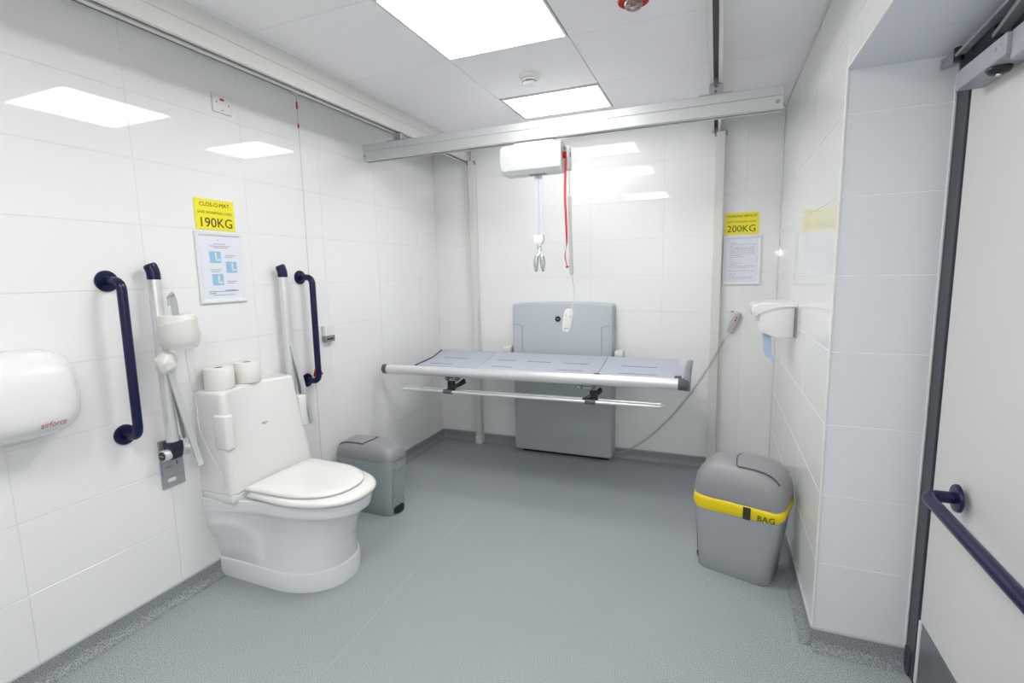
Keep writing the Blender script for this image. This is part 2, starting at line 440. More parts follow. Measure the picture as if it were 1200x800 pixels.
track('white ceiling track with dark slot near the right wall', 2.168, 2.224, 2.350, YF+0.002, -0.004, 0)
def post(label, x0, x1, zt, bolts):
    t = thing('support_post', label, 'post', ((x0+x1)/2, -0.035, 0)); upd()
    box('upright', RAILW, t, x0, x1, -0.062, -0.0008, 0.012, zt, bev=0.003)
    box('foot', WHITE_P, t, x0-0.003, x1+0.003, -0.068, -0.004, 0.0005, 0.07, bev=0.003)
    bm = bmesh.new()
    for x in ((x0-0.006), (x1+0.006)): cyl(bm, (x, -0.064, zt-0.012), (x, -0.050, zt-0.012), 0.007, 12)
    bx(bm, x0-0.012, x1+0.012, -0.052, -0.045, zt-0.03, zt-0.001)
    finish('bolted_plate', bm, GREYM, t)
post('slim white post standing in the left back corner area', 0.352, 0.402, 2.342, True)
post('slim white post to the right of the bench', 2.200, 2.256, 2.349, True)

t = thing('gantry_beam', 'long silver beam hanging across under the ceiling tracks', 'beam', (1.28, -0.965, 2.19)); upd()
X0, X1, z = 0.068, 2.492, 2.190
yf, yb = -1.0, -0.935
prof = [(yf, z+0.004), (yf+0.004, z), (yf+0.020, z), (yf+0.020, z+0.008), (yf+0.006, z+0.012), (yf+0.006, z+0.04), (yb-0.006, z+0.04), (yb-0.006, z+0.012), (yb-0.020, z+0.008), (yb-0.020, z), (yb-0.004, z), (yb, z+0.004),
        (yb, z+0.10), (yb-0.003, z+0.103), (yf+0.003, z+0.103), (yf, z+0.10), (yf, z+0.062), (yf+0.004, z+0.060), (yf+0.004, z+0.057), (yf, z+0.055)]
bm = bmesh.new(); prism(bm, prof, 'x', X0, X1); finish('rail_profile', bm, ALUP, t, sharp=20)
box('track_slot', DARK, t, X0+0.01, X1-0.01, yf+0.008, yb-0.008, z+0.034, z+0.039, smooth=False)
bm = bmesh.new(); bx(bm, X1-0.001, X1+0.003, yf, yb, z, z+0.103, bev=0.001); bx(bm, X0-0.003, X0+0.001, yf, yb, z, z+0.103, bev=0.001); finish('end_plate', bm, ALUP, t)
bm = bmesh.new(); cyl(bm, (2.470, yf-0.004, 2.222), (2.470, yf+0.001, 2.222), 0.009, 16); finish('end_stop_bolt', bm, GREYM, t)
bm = bmesh.new(); bx(bm, X0+0.002, X0+0.02, yf-0.003, yf+0.001, 2.215, 2.228, bev=0.001); finish('end_stop_screw', bm, GREYM, t)
# trolleys that hang the beam from the two tracks
for x, zz in ((0.3235, 2.343), (2.196, 2.350)):
    bm = bmesh.new()
    bx(bm, x-0.032, x+0.032, -0.985, -0.950, 2.300, zz-0.002, bev=0.004)
    bx(bm, x-0.075, x+0.075, -0.990, -0.945, 2.2935, 2.301, bev=0.001)
    bx(bm, x-0.011, x+0.011, -0.982, -0.953, zz-0.006, zz+0.03)
    o = finish('trolley', bm, CLOSER, t)
    bm = bmesh.new()
    cyl(bm, (x, -0.993, 2.335), (x, -0.984, 2.335), 0.008, 10); cyl(bm, (x, -0.992, 2.310), (x, -0.984, 2.310), 0.006, 10)
    finish('bolt', bm, CHROME, o)
bm = bmesh.new(); bx(bm, 2.235, 2.29, -0.985, -0.95, 2.2935, 2.2965)
finish('top_bracket', bm, GREYM, t)

# hoist motor unit
t = thing('ceiling_hoist', 'white ceiling hoist box hanging from the silver beam', 'hoist', (1.22, -0.967, 2.03)); upd()
x0, x1, y0, y1, z0, z1 = 1.045, 1.415, -1.040, -0.885, 2.005, 2.165
bm = bmesh.new()
rings = []
def sec(x, s):     # rounded section in y-z with bevelled lower edges
    cy, cz = (y0+y1)/2, (z0+z1)/2; hy, hz = (y1-y0)/2*s, (z1-z0)/2*s
    p = [(-hy, hz-0.012), (-hy+0.012, hz), (hy-0.012, hz), (hy, hz-0.012), (hy, -hz+0.05), (hy-0.01, -hz+0.025), (hy-0.035, -hz), (-hy+0.035, -hz), (-hy+0.01, -hz+0.022), (-hy, -hz+0.05)]
    return [(x, cy+a, cz+b) for a, b in p]
for x, s in ((x0, 0.80), (x0+0.006, 0.93), (x0+0.018, 1.0), (x1-0.018, 1.0), (x1-0.006, 0.985), (x1, 0.95)): rings.append(sec(x, s))
loft(bm, rings); finish('housing', bm, mat('hoist_shell', (216, 218, 220), 0.35), t, sharp=28)
box('embossed_mark', mat('pale_emboss', (206, 208, 210), 0.4), t, 1.075, 1.175, y0-0.0012, y0+0.001, 2.098, 2.112)
box('hanger', WHITE_P, t, 1.12, 1.36, -0.99, -0.945, 2.163, 2.186, bev=0.003)
box('hanger', ALUP, t, 1.20, 1.24, -0.985, -0.95, 2.16, 2.196, bev=0.002)
box('end_cover', WHITE_P, t, x1-0.001, x1+0.022, -0.945, -0.885, 2.02, 2.150, bev=0.006, seg=2)
box('socket_slot', BLACK, t, x1+0.0215, x1+0.024, -0.93, -0.918, 2.092, 2.118)
bm = bmesh.new(); cyl(bm, (x1-0.002, -0.985, 2.135), (x1+0.01, -0.985, 2.135), 0.008, 12); bx(bm, x1-0.002, x1+0.006, -0.965, -0.953, 2.126, 2.146); finish('connector', bm, GREYM, t)
bm = bmesh.new(); cyl(bm, (x1-0.004, -0.985, 2.092), (x1+0.012, -0.985, 2.092), 0.019, 20); bx(bm, x1+0.010, x1+0.016, -0.993, -0.977, 2.075, 2.108, bev=0.002)
finish('emergency_knob', bm, RED, t)
# red pull ribbon
rb = spline([(x1+0.014, -0.985, 2.078), (x1+0.010, -0.985, 1.97), (x1+0.008, -0.985, 1.86), (x1+0.012, -0.985, 1.76), (x1+0.016, -0.985, 1.62), (x1+0.010, -0.984, 1.575), (x1+0.006, -0.985, 1.53), (x1+0.018, -0.985, 1.475)], 6)
def rprof(i):
    a = 1.1*math.sin(i*0.13)+0.4; wv = 0.0065; c, s = math.cos(a), math.sin(a)
    return [(wv*c - 0.0006*s, wv*s+0.0006*c), (-wv*c-0.0006*s, -wv*s+0.0006*c), (-wv*c+0.0006*s, -wv*s-0.0006*c), (wv*c+0.0006*s, wv*s-0.0006*c)]
bm = bmesh.new(); sweep(bm, rb, rprof); bmesh.ops.create_icosphere(bm, subdivisions=2, radius=0.009, matrix=Matrix.Translation(rb[-1]) @ Matrix.Diagonal((1.1, 0.8, 0.8, 1)))
finish('pull_ribbon', bm, REDC, t)
# lifting strap, buckle, hook
sxc = 1.259
bm = bmesh.new(); bx(bm, sxc-0.023, sxc+0.023, -0.9665, -0.9645, 1.655, 2.006); o = finish('lifting_strap', bm, WEB, t)
bm = bmesh.new(); bx(bm, sxc-0.007, sxc+0.007, -0.9672, -0.9640, 1.655, 2.0); finish('woven_stripe', bm, mat('stripe', (184, 192, 204), 0.7), o)
box('strap_slot', GREYM, t, sxc-0.05, sxc+0.05, -0.985, -0.948, 2.0, 2.007, bev=0.002)
bm = bmesh.new(); prism(bm, [(sxc-0.030, 1.662), (sxc+0.030, 1.662), (sxc+0.029, 1.625), (sxc+0.016, 1.608), (sxc-0.016, 1.608), (sxc-0.029, 1.625)], 'y', -0.983, -0.949, bev=0.004)
finish('strap_buckle', bm, WHITE_P, t)
bm = bmesh.new()
cyl(bm, (sxc, -0.966, 1.61), (sxc, -0.966, 1.575), 0.008, 14); cyl(bm, (sxc, -0.966, 1.60), (sxc, -0.966, 1.593), 0.014, 16); cyl(bm, (sxc, -0.966, 1.583), (sxc, -0.966, 1.573), 0.013, 16)
tube(bm, [(sxc, -0.966, 1.576), (sxc, -0.966, 1.55)], 0.006, 10)
finish('swivel', bm, CHROME, t)
bm = bmesh.new()
for s in (-1, 1):
    c = [(sxc+s*0.004, -0.966, 1.552), (sxc+s*0.016, -0.966, 1.535), (sxc+s*0.022, -0.966, 1.50), (sxc+s*0.022, -0.966, 1.465)]
    cc = spline(c, 5); nn = len(cc)
    sweep(bm, cc, lambda i: circ(0.005+0.011*math.sin(PI*min(1, i/(nn-1)*0.85)), 12))
    bmesh.ops.create_icosphere(bm, subdivisions=2, radius=0.015, matrix=Matrix.Translation((sxc+s*0.022, -0.966, 1.470)) @ Matrix.Diagonal((0.8, 0.8, 1.4, 1)))
finish('double_hook', bm, CHROME, t)

# hoist handset on its coiled cord
def coil_pts(path, turns, r):
    P_ = [Vector(p) for p in path]; L = [0]
    for a, b in zip(P_, P_[1:]): L.append(L[-1]+(b-a).length)
    out = []; N = turns*8; u = None
    for i in range(N+1):
        s = L[-1]*i/N; k = max(j for j in range(len(L)) if L[j] <= s+1e-9); k = min(k, len(P_)-2)
        f = (s-L[k])/(L[k+1]-L[k]); p = P_[k].lerp(P_[k+1], f); t_ = (P_[k+1]-P_[k]).normalized()
        if u is None: u = t_.orthogonal().normalized()
        u = (u-t_*u.dot(t_)).normalized(); v = t_.cross(u); a = 2*PI*turns*i/N
        out.append(p+u*r*math.cos(a)+v*r*math.sin(a))
    return out
t = thing('hoist_handset', 'white hoist handset hanging on a straight grey coiled cord', 'remote', (1.42, -0.9, 1.1)); upd()
xh = x1+0.016; yh = -0.925
bm = bmesh.new(); tube(bm, [(xh, yh, 2.09), (xh-0.001, yh, 2.0), (xh+0.001, yh, 1.87)], 0.0032, 8); finish('upper_cord', bm, CORDW, t); bm = bmesh.new(); tube(bm, spline([(xh+0.012, yh, 1.43), (xh+0.016, yh, 1.40), (xh+0.024, yh+0.005, 1.34), (xh+0.020, yh, 1.27), (xh+0.008, yh, 1.222)], 5), 0.0032, 8)
finish('cord', bm, CORDW, t)
bm = bmesh.new(); tube(bm, coil_pts([(xh+0.002, yh, 1.875), (xh+0.005, yh, 1.65), (xh+0.012, yh, 1.43)], 62, 0.0095), 0.0030, 5)
finish('coiled_cord', bm, CORDW, t)
def handset(parent, center, tilt_y, w_, h_, d_, m, dots, dotm):
    Mx = Matrix.Translation(center) @ Matrix.Rotation(tilt_y, 4, 'Y')
    bm = bmesh.new()
    rings = []
    for k, (zz, sw) in enumerate(((-1, 0.70), (-0.93, 0.86), (-0.7, 0.93), (0.0, 1.0), (0.6, 0.98), (0.88, 0.78), (1.0, 0.42))):
        rings.append([Mx @ Vector((p[0], p[1], zz*h_/2)) for p in sup(w_/2*sw, d_/2*(0.75+0.25*sw), 0, 3.5, 20)])
    loft(bm, rings); b = finish('handset_body', bm, m, parent, sharp=50)
    for dx, dz, r in dots:
        bm = bmesh.new(); p = Mx @ Vector((dx, -d_/2-0.0015, dz)); q = Mx @ Vector((dx, -d_/2+0.003, dz)); cyl(bm, p, q, r, 12)
        finish('button', bm, dotm, b)
    return b, Mx
hb_, Mh = handset(t, (1.418, -0.925, 1.162), math.radians(10), 0.060, 0.135, 0.026, WHITE_P, [(-0.012, 0.028, 0.0035), (0.014, 0.026, 0.0035)], GREYM)
p_ = Mh @ Vector((0.0, -0.0142, -0.048)); box('maker_mark', GINK, hb_, p_.x-0.012, p_.x+0.012, p_.y-0.0006, p_.y+0.002, p_.z-0.003, p_.z+0.003)

# ------------------------------------------------------------------ ceiling fittings
t = thing('smoke_detector', 'round white smoke detector on the ceiling between the lit panels', 'detector', (1.284, -1.155, H)); upd()
bm = bmesh.new(); lathe(bm, [(0.056, 0), (0.056, 0.012), (0.052, 0.018), (0.036, 0.020)], (1.284, -1.155, H), '-z', 32); finish('base', bm, WHITE_P, t)
bm = bmesh.new(); lathe(bm, [(0.036, 0.019), (0.040, 0.024), (0.038, 0.030)], (1.284, -1.155, H), '-z', 32); lathe(bm, [(0.040, 0.040), (0.034, 0.050), (0.012, 0.054)], (1.284, -1.155, H), '-z', 32)
finish('chamber', bm, WHITE_P, t)
bm = bmesh.new()
for k in range(10):
    a = 2*PI*k/10; bx(bm, 1.284+0.033*math.cos(a)-0.003, 1.284+0.033*math.cos(a)+0.003, -1.155+0.033*math.sin(a)-0.003, -1.155+0.033*math.sin(a)+0.003, H-0.042, H-0.026)
finish('cage', bm, GREYM, t)['kind'] = 'stuff'

t = thing('alarm_sounder', 'red alarm sounder with clear beacon lens on the ceiling', 'alarm', (1.925, -1.83, H)); upd()
ac = (1.918, -1.80, H)
bm = bmesh.new(); lathe(bm, [(0.052, 0.0), (0.054, 0.02), (0.046, 0.03), (0.046, 0.045), (0.055, 0.05), (0.058, 0.056), (0.055, 0.066), (0.044, 0.068), (0.034, 0.064)], ac, '-z', 36)
finish('sounder_body', bm, RED, t)
bm = bmesh.new(); lathe(bm, [(0.034, 0.062), (0.034, 0.075), (0.026, 0.088), (0.012, 0.094)], ac, '-z', 28); ln = finish('beacon_lens', bm, CLEAR, t)
bm = bmesh.new(); lathe(bm, [(0.010, 0.060), (0.010, 0.080), (0.004, 0.085)], ac, '-z', 14); bx(bm, ac[0]-0.022, ac[0]+0.022, ac[1]-0.003, ac[1]+0.003, H-0.074, H-0.066); finish('flash_tube', bm, CHROME, ln)

# ------------------------------------------------------------------ left wall small fittings
def plate(label, y0, y1, z0, z1):
    t = thing('reset_plate', label, 'wall plate', (0, (y0+y1)/2, (z0+z1)/2)); upd(); return t
t = thing('alarm_wall_plate', 'small square white alarm plate high on the left wall', 'wall plate', (0, -1.965, 2.27)); upd()
box('faceplate', WHITE_P, t, 0.0006, 0.010, -2.012, -1.914, 2.232, 2.314, bev=0.002, seg=2)
box('red_mark', RED, t, 0.0095, 0.0115, -1.976, -1.954, 2.290, 2.298)
bm = bmesh.new()
for y, z in ((-1.996, 2.277), (-1.93, 2.275), (-1.965, 2.246)): cyl(bm, (0.009, y, z), (0.0115, y, z), 0.0032, 10)
finish('screw', bm, REDI, t)

t = thing('wall_switch', 'small chrome and white box on the wall right of the right grab rail', 'switch', (0, -1.372, 1.10)); upd()
box('back_box', WHITE_P, t, 0.0006, 0.030, -1.415, -1.333, 1.088, 1.152, bev=0.003)
box('lower_face', mat('mid_grey', (140, 142, 146), 0.4), t, 0.0006, 0.032, -1.415, -1.333, 1.052, 1.088, bev=0.003)
box('slot', BLACK, t, 0.031, 0.0335, -1.405, -1.350, 1.064, 1.074)

# alarm pull cord
t = thing('alarm_pull_cord', 'thin red alarm cord hanging from ceiling beside the right grab rail', 'pull cord', (0.02, -1.50, 2.4)); upd()
cx_ = 0.035
bm = bmesh.new(); lathe(bm, [(0.022, 0), (0.022, 0.006), (0.010, 0.022), (0.004, 0.028)], (cx_, -1.512, H), '-z', 18); finish('ceiling_rose', bm, WHITE_P, t)
bm = bmesh.new(); tube(bm, [(cx_, -1.512, H-0.02), (cx_, -1.514, 1.9), (cx_-0.003, -1.520, 1.2), (cx_-0.004, -1.524, 0.33)], 0.0014, 6); finish('cord', bm, mat('cord_pinkish', (196, 186, 186), 0.6), t)
bm = bmesh.new(); lathe(bm, [(0.003, -0.012), (0.005, 0), (0.003, 0.012)], (cx_, -1.513, 2.285), 'z', 10); lathe(bm, [(0.003, -0.012), (0.0055, 0), (0.004, 0.03)], (cx_, -1.513, 2.385), 'z', 10); finish('bead', bm, REDI, t)
bm = bmesh.new()
tri = [(-1.556, 0.872), (-1.492, 0.872), (-1.530, 0.935)]
for a, b in ((0, 1), (1, 2), (2, 0)):
    tube(bm, [(cx_+0.02, tri[a][0], tri[a][1]), (cx_+0.02, tri[b][0], tri[b][1])], 0.006, 8)
bx(bm, cx_+0.015, cx_+0.025, -1.552, -1.506, 0.870, 0.896, bev=0.002)
tube(bm, [(cx_+0.018, -1.530, 0.925), (cx_+0.012, -1.527, 0.99)], 0.003, 8)
finish('red_toggle', bm, RED, t)

# grab rails
def grab(name, label, fx, y0, z0, y1, z1, off, r, fr, sgn=1, bend=0.055, side=None, grp=None):
    t = thing(name, label, 'grab rail', (fx, y0, z0), group=grp); upd()
    side = side or ((y0, z0), (y1, z1))
    for (y, z) in ((y0, z0), (y1, z1)):
        bm = bmesh.new(); lathe(bm, [(fr, 0.0008*sgn), (fr, 0.006*sgn), (fr*0.94, 0.010*sgn), (fr*0.5, 0.012*sgn)], (fx, y, z), 'x', 36)
        finish('wall_flange', bm, NAVY, t)
    bm = bmesh.new()
    p = arc_path([(fx+0.004*sgn, y0, z0), (fx+off*sgn, side[0][0], side[0][1]), (fx+off*sgn, side[1][0], side[1][1]), (fx+0.004*sgn, y1, z1)], bend, 10)
    tube(bm, p, r, 20); finish('bar', bm, NAVY, t, sharp=60)
    return t
grab('grab_rail', 'long navy vertical grab rail between the hand dryer and the toilet', 0.0, -2.552, 1.447, -2.556, 0.824, 0.092, 0.0175, 0.042)
grab('grab_rail', 'navy vertical grab rail to the right of the toilet', 0.0, -1.556, 1.447, -1.560, 0.845, 0.092, 0.0175, 0.040)
grab('door_grab_rail', 'navy horizontal grab rail fixed across the white door', W2-0.010, -2.052, 0.776, -2.74, 0.776, 0.078, 0.0170, 0.040, sgn=-1, bend=0.04)

# drop-down support rails, folded up against the wall
def support(label, yc):
    t = thing('folding_support_rail', label, 'support rail', (0, yc, 0.64)); upd()
    def q(dy): return yc+dy
    # wall plate
    p = box('wall_plate', CLOSER, t, 0.0008, 0.008, q(-0.035), q(0.067), 0.535, 0.752, bev=0.002)
    box('plate_fold', CLOSER, t, 0.008, 0.014, q(-0.030), q(0.062), 0.585, 0.665, bev=0.002)
    box('stamp', mat('stamp', (140, 142, 146), 0.4), t, 0.0138, 0.0150, q(-0.020), q(0.012), 0.626, 0.634)
    box('slot_mark', DARK, t, 0.0142, 0.0155, q(0.030), q(0.034), 0.630, 0.650)
    bm = bmesh.new(); prism(bm, rrect(q(-0.012), q(0.024), 0.560, 0.576, 0.007), 'x', 0.008, 0.0105); finish('keyhole', bm, WHITE_P, t)
    # pivot barrel
    bm = bmesh.new(); cyl(bm, (0.055, q(-0.052), 0.700), (0.055, q(0.062), 0.700), 0.024, 24); finish('pivot_barrel', bm, ALU, t)
    bm = bmesh.new(); cyl(bm, (0.055, q(-0.0555), 0.700), (0.055, q(-0.051), 0.700), 0.019, 24); e = finish('pivot_cap', bm, BLACK, t)
    box('cap_slot', GREYM, e, 0.040, 0.070, q(-0.0565), q(-0.0552), 0.698, 0.702)
    bm = bmesh.new(); prism(bm, [(0.024, 0.752), (0.082, 0.752), (0.084, 0.725), (0.078, 0.690), (0.066, 0.674), (0.052, 0.674), (0.034, 0.700), (0.024, 0.728)], 'y', q(-0.026), q(0.026), bev=0.004); finish('hinge_knuckle', bm, mat('navy_plastic', (26, 30, 50), 0.4), t)
    # upright arm with oval section and navy end cap
    bm = bmesh.new(); sweep(bm, [(0.053, q(0), 0.748), (0.053, q(0), 1.452)], circ(0.024, 20, 0.0245)); finish('arm', bm, ALU, t)
    bm = bmesh.new(); pr = spline([(0.053, q(0), 1.450), (0.053, q(0), 1.475), (0.050, q(-0.004), 1.497), (0.046, q(-0.009), 1.514)], 4); nn = len(pr)
    sweep(bm, pr, lambda i: circ(0.0252*(1 if i < nn-2 else (0.94 if i == nn-2 else 0.78)), 20)); finish('end_cap', bm, NAVY, t)
    # loose stay that swings down from the arm
    bm = bmesh.new(); bs = spline([(0.082, q(0.000), 1.080), (0.096, q(0.017), 0.95), (0.106, q(0.042), 0.79), (0.108, q(0.074), 0.622)], 8)
    sweep(bm, bs, [(0.013, 0.005), (-0.013, 0.005), (-0.013, -0.005), (0.013, -0.005)], up=Vector((0, 1, 0.3))); finish('stay', bm, ALU, t)
    bm = bmesh.new(); sweep(bm, [(0.078, q(0.004), 1.045), (0.086, q(0.030), 0.76)], [(0.006, 0.004), (-0.006, 0.004), (-0.006, -0.004), (0.006, -0.004)]); finish('inner_link', bm, GREYM, t)
    return t
s1 = support('folded-up support rail left of the toilet with a wrapped toilet roll on it', -2.402)
s2 = support('folded-up support rail right of the toilet, nothing hung on it', -1.727)

# toilet roll on the left support rail
t = thing('toilet_roll', 'toilet roll in torn wrapper on the left support rail hook', 'toilet roll', (0.115, -2.365, 1.2)); upd()
rc = (0.125, -2.372)
def roll(parent, cx, cy, z0, z1, R, r, lump=0.0, tilt=None):
    bm = bmesh.new(); n = 36; prof = [(r, z0), (R-0.003, z0), (R, z0+0.004), (R, (z0+z1)/2), (R, z1-0.004), (R-0.003, z1), (r, z1)]
    rings = []
    for (rr_, zz) in prof:
        rings.append([(cx+(rr_+(lump*noise.noise(Vector((i*0.5, zz*60, 3))) if rr_ > r else 0))*math.cos(2*PI*i/n), cy+(rr_+(lump*noise.noise(Vector((i*0.5, zz*60, 3))) if rr_ > r else 0))*math.sin(2*PI*i/n), zz) for i in range(n)])
    R_ = [[bm.verts.new(p) for p in q] for q in rings]
    for a, b in zip(R_, R_[1:]+R_[:1]):
        for j in range(n): bm.faces.new((a[j], a[(j+1) % n], b[(j+1) % n], b[j]))
    o = finish('paper', bm, TISSUE, parent, sharp=40)
    bm = bmesh.new(); rings = []
    for rr_, zz in ((r-0.0002, z0+0.001), (r-0.0002, z1-0.001), (r-0.0015, z1-0.001), (r-0.0015, z0+0.001)): rings.append([(cx+rr_*math.cos(2*PI*i/20), cy+rr_*math.sin(2*PI*i/20), zz) for i in range(20)])
    R_ = [[bm.verts.new(p) for p in q] for q in rings]
    for a, b in zip(R_, R_[1:]+R_[:1]):
        for j in range(20): bm.faces.new((a[j], a[(j+1) % 20], b[(j+1) % 20], b[j]))
    finish('cardboard_core', bm, CARD, parent)
    return o
roll(t, rc[0], rc[1], 1.178, 1.300, 0.066, 0.022, 0.004)
bm = bmesh.new(); rings = []
for zz, R in ((1.168, 0.052), (1.160, 0.062), (1.185, 0.072), (1.215, 0.077), (1.245, 0.073), (1.270, 0.0695)):
    rings.append([(rc[0]+(R+0.005*noise.noise(Vector((math.cos(2*PI*i/40)*3, math.sin(2*PI*i/40)*3, zz*45))))*math.cos(2*PI*i/40), rc[1]+(R+0.005*noise.noise(Vector((math.cos(2*PI*i/40)*3, math.sin(2*PI*i/40)*3, zz*45))))*math.sin(2*PI*i/40), zz+(0.014*math.sin(2*PI*i/40*1+1.0)+0.008*noise.noise(Vector((i*0.7, 0, 5))) if zz > 1.25 else 0)) for i in range(40)])
loft(bm, rings, True, False); finish('torn_wrapper', bm, mat('wrapper', (240, 240, 238), 0.4, alpha=0.4), t)
h = finish('roll_hook', (lambda b: (sweep(b, spline([(0.086, -2.372, 1.340), (0.094, -2.376, 1.376), (0.108, -2.378, 1.388), (0.118, -2.379, 1.375), (0.122, -2.376, 1.340), (0.124, -2.374, 1.19)], 6), [(0.002, 0.013), (-0.002, 0.013), (-0.002, -0.013), (0.002, -0.013)], up=Vector((-0.83, -0.55, 0))), b)[1])(bmesh.new()), CHROME)
h.name = 'roll_hook'; h.parent = s1; upd(); h.matrix_parent_inverse = s1.matrix_world.inverted()

t = thing('paper_ball', 'small bunched wrapper ball clinging below the hooked toilet roll', 'wrapper', (0.105, -2.43, 1.10)); upd()
bm = bmesh.new(); bmesh.ops.create_icosphere(bm, subdivisions=4, radius=0.045, matrix=Matrix.Translation((0.118, -2.432, 1.105)) @ Matrix.Diagonal((0.8, 0.95, 1.05, 1)))
for v in bm.verts:
    d = (v.co-Vector((0.118, -2.432, 1.105))); v.co += d.normalized()*0.007*noise.noise(v.co*45)
finish('bunched_film', bm, mat('wrapper_dense', (226, 226, 222), 0.35, bump=0.2, bscale=60), t)

t = thing('plastic_wrapper', 'clear plastic wrapper trailing down from the hooked toilet roll', 'wrapper', (0.12, -2.33, 1.1)); upd()
bm = bmesh.new(); N, K = 8, 16; g = []
for k in range(K+1):
    f = k/K; zz = 1.20-0.19*f; row = []
    for i in range(N+1):
        u = i/N; y = -2.425+0.10*u+0.015*f; x = 0.150-0.03*u+0.010*math.sin(u*7+f*5)
        row.append(bm.verts.new((x, y, zz+0.01*math.sin(u*6))))
    g.append(row)
for k in range(K):
    for i in range(N): bm.faces.new((g[k][i], g[k][i+1], g[k+1][i+1], g[k+1][i]))
finish('film', bm, FILM, t)
bm = bmesh.new(); tube(bm, spline([(0.15, -2.372, 1.19), (0.14, -2.356, 1.00), (0.14, -2.340, 0.92), (0.15, -2.345, 0.80), (0.155, -2.32, 0.70), (0.21, -2.315, 0.60), (0.22, -2.308, 0.50)], 8), 0.0022, 6)
finish('film_edge', bm, mat('film_edge', (205, 207, 210), 0.3), t)

# hand dryer
t = thing('hand_dryer', 'rounded glossy white hand dryer at the left edge with red lettering', 'hand dryer', (0, -2.88, 0.92)); upd()
bm = bmesh.new(); rings = []
DC, DZ = -2.890, 1.064
for k in range(15):
    a = PI/2*k/14; s = math.cos(a)**0.5 if k < 14 else 0.03; x = 0.004 + 0.165*math.sin(a)
    hy, hz = 0.168*s, 0.155*s
    ring = []
    for i in range(48):
        b = 2*PI*i/48; c, d = math.cos(b), math.sin(b); n = 3.3; r = (abs(c)**n+abs(d)**n)**(-1/n)
        ring.append((x, DC+hy*r*c, DZ + hz*r*d - 0.012*(1-s)))
    rings.append(ring)
loft(bm, rings); shell = finish('dryer_cover', bm, WHITE_G, t, sharp=70)
dy_shell = shell
def dryer_x(y, z):     # radius along +x at a point of the cover (numerical)
    best = 0.0
    for k in range(0, 200):
        a = PI/2*k/199; s = math.cos(a)**0.5 if k < 199 else 0.0
        if s <= 0: continue
        hy, hz = 0.168*s, 0.155*s; zc = DZ-0.012*(1-s)
        if (abs((y-DC)/hy)**3.3+abs((z-zc)/hz)**3.3) <= 1: best = 0.004+0.165*math.sin(a)
    return best
def wrap(o):
    for v in o.data.vertices: v.co.x = dryer_x(v.co.y, v.co.z)+0.0012
lt = text('lettering', 'airforce', 0.030, mat('red_letter', (200, 62, 70), 0.4), t, (0.2, -2.852, 0.972), FX, depth=0.0, sx=0.80); wrap(lt)
lt = text('small_lettering', '\u2013\u2013\u2013\u2013\u2013', 0.011, mat('fine_letter', (150, 140, 160), 0.4), t, (0.2, -2.850, 0.947), FX, depth=0.0); wrap(lt)

# ------------------------------------------------------------------ signs and framed notices
def sign(name, label, wallf, a0, a1, z0, z1, lines):
    """wallf: function (u, z, d) -> point with d the height off the wall"""
    t = thing(name, label, 'sign', wallf((a0+a1)/2, (z0+z1)/2, 0)); upd()
    p, q = wallf(a0, z0, 0.0006), wallf(a1, z1, 0.0030)
    box('plate', YSIGN, t, min(p[0], q[0]), max(p[0], q[0]), min(p[1], q[1]), max(p[1], q[1]), z0, z1, smooth=False)
    rot = FX if wallf is LW else FY
    for s, size, zz, m in lines:
        l = wallf((a0+a1)/2, z0+(z1-z0)*zz, 0.0034); text('lettering', s, size, m, t, l, rot, depth=0.0004)
def LW(u, z, d): return (d, u, z)
def BW(u, z, d): return (u, -d, z)
INK2 = mat('thin_ink', (128, 124, 40), 0.6)
sign('yellow_sign', 'yellow 190KG load sign above the framed notice over the toilet', LW, -2.155, -1.950, 1.679, 1.820, [('CLOS-O-MAT', 0.026, 0.82, INK), ('SAFE WORKING LOAD', 0.0175, 0.56, INK2), ('190KG', 0.062, 0.22, INK)])
sign('yellow_sign', 'yellow 200KG load sign on the back wall right of the bench', BW, 2.270, 2.478, 1.673, 1.818, [('NURSING BENCH', 0.023, 0.84, INK), ('SAFE WORKING LOAD', 0.0175, 0.58, INK2), ('200KG', 0.062, 0.25, INK)])
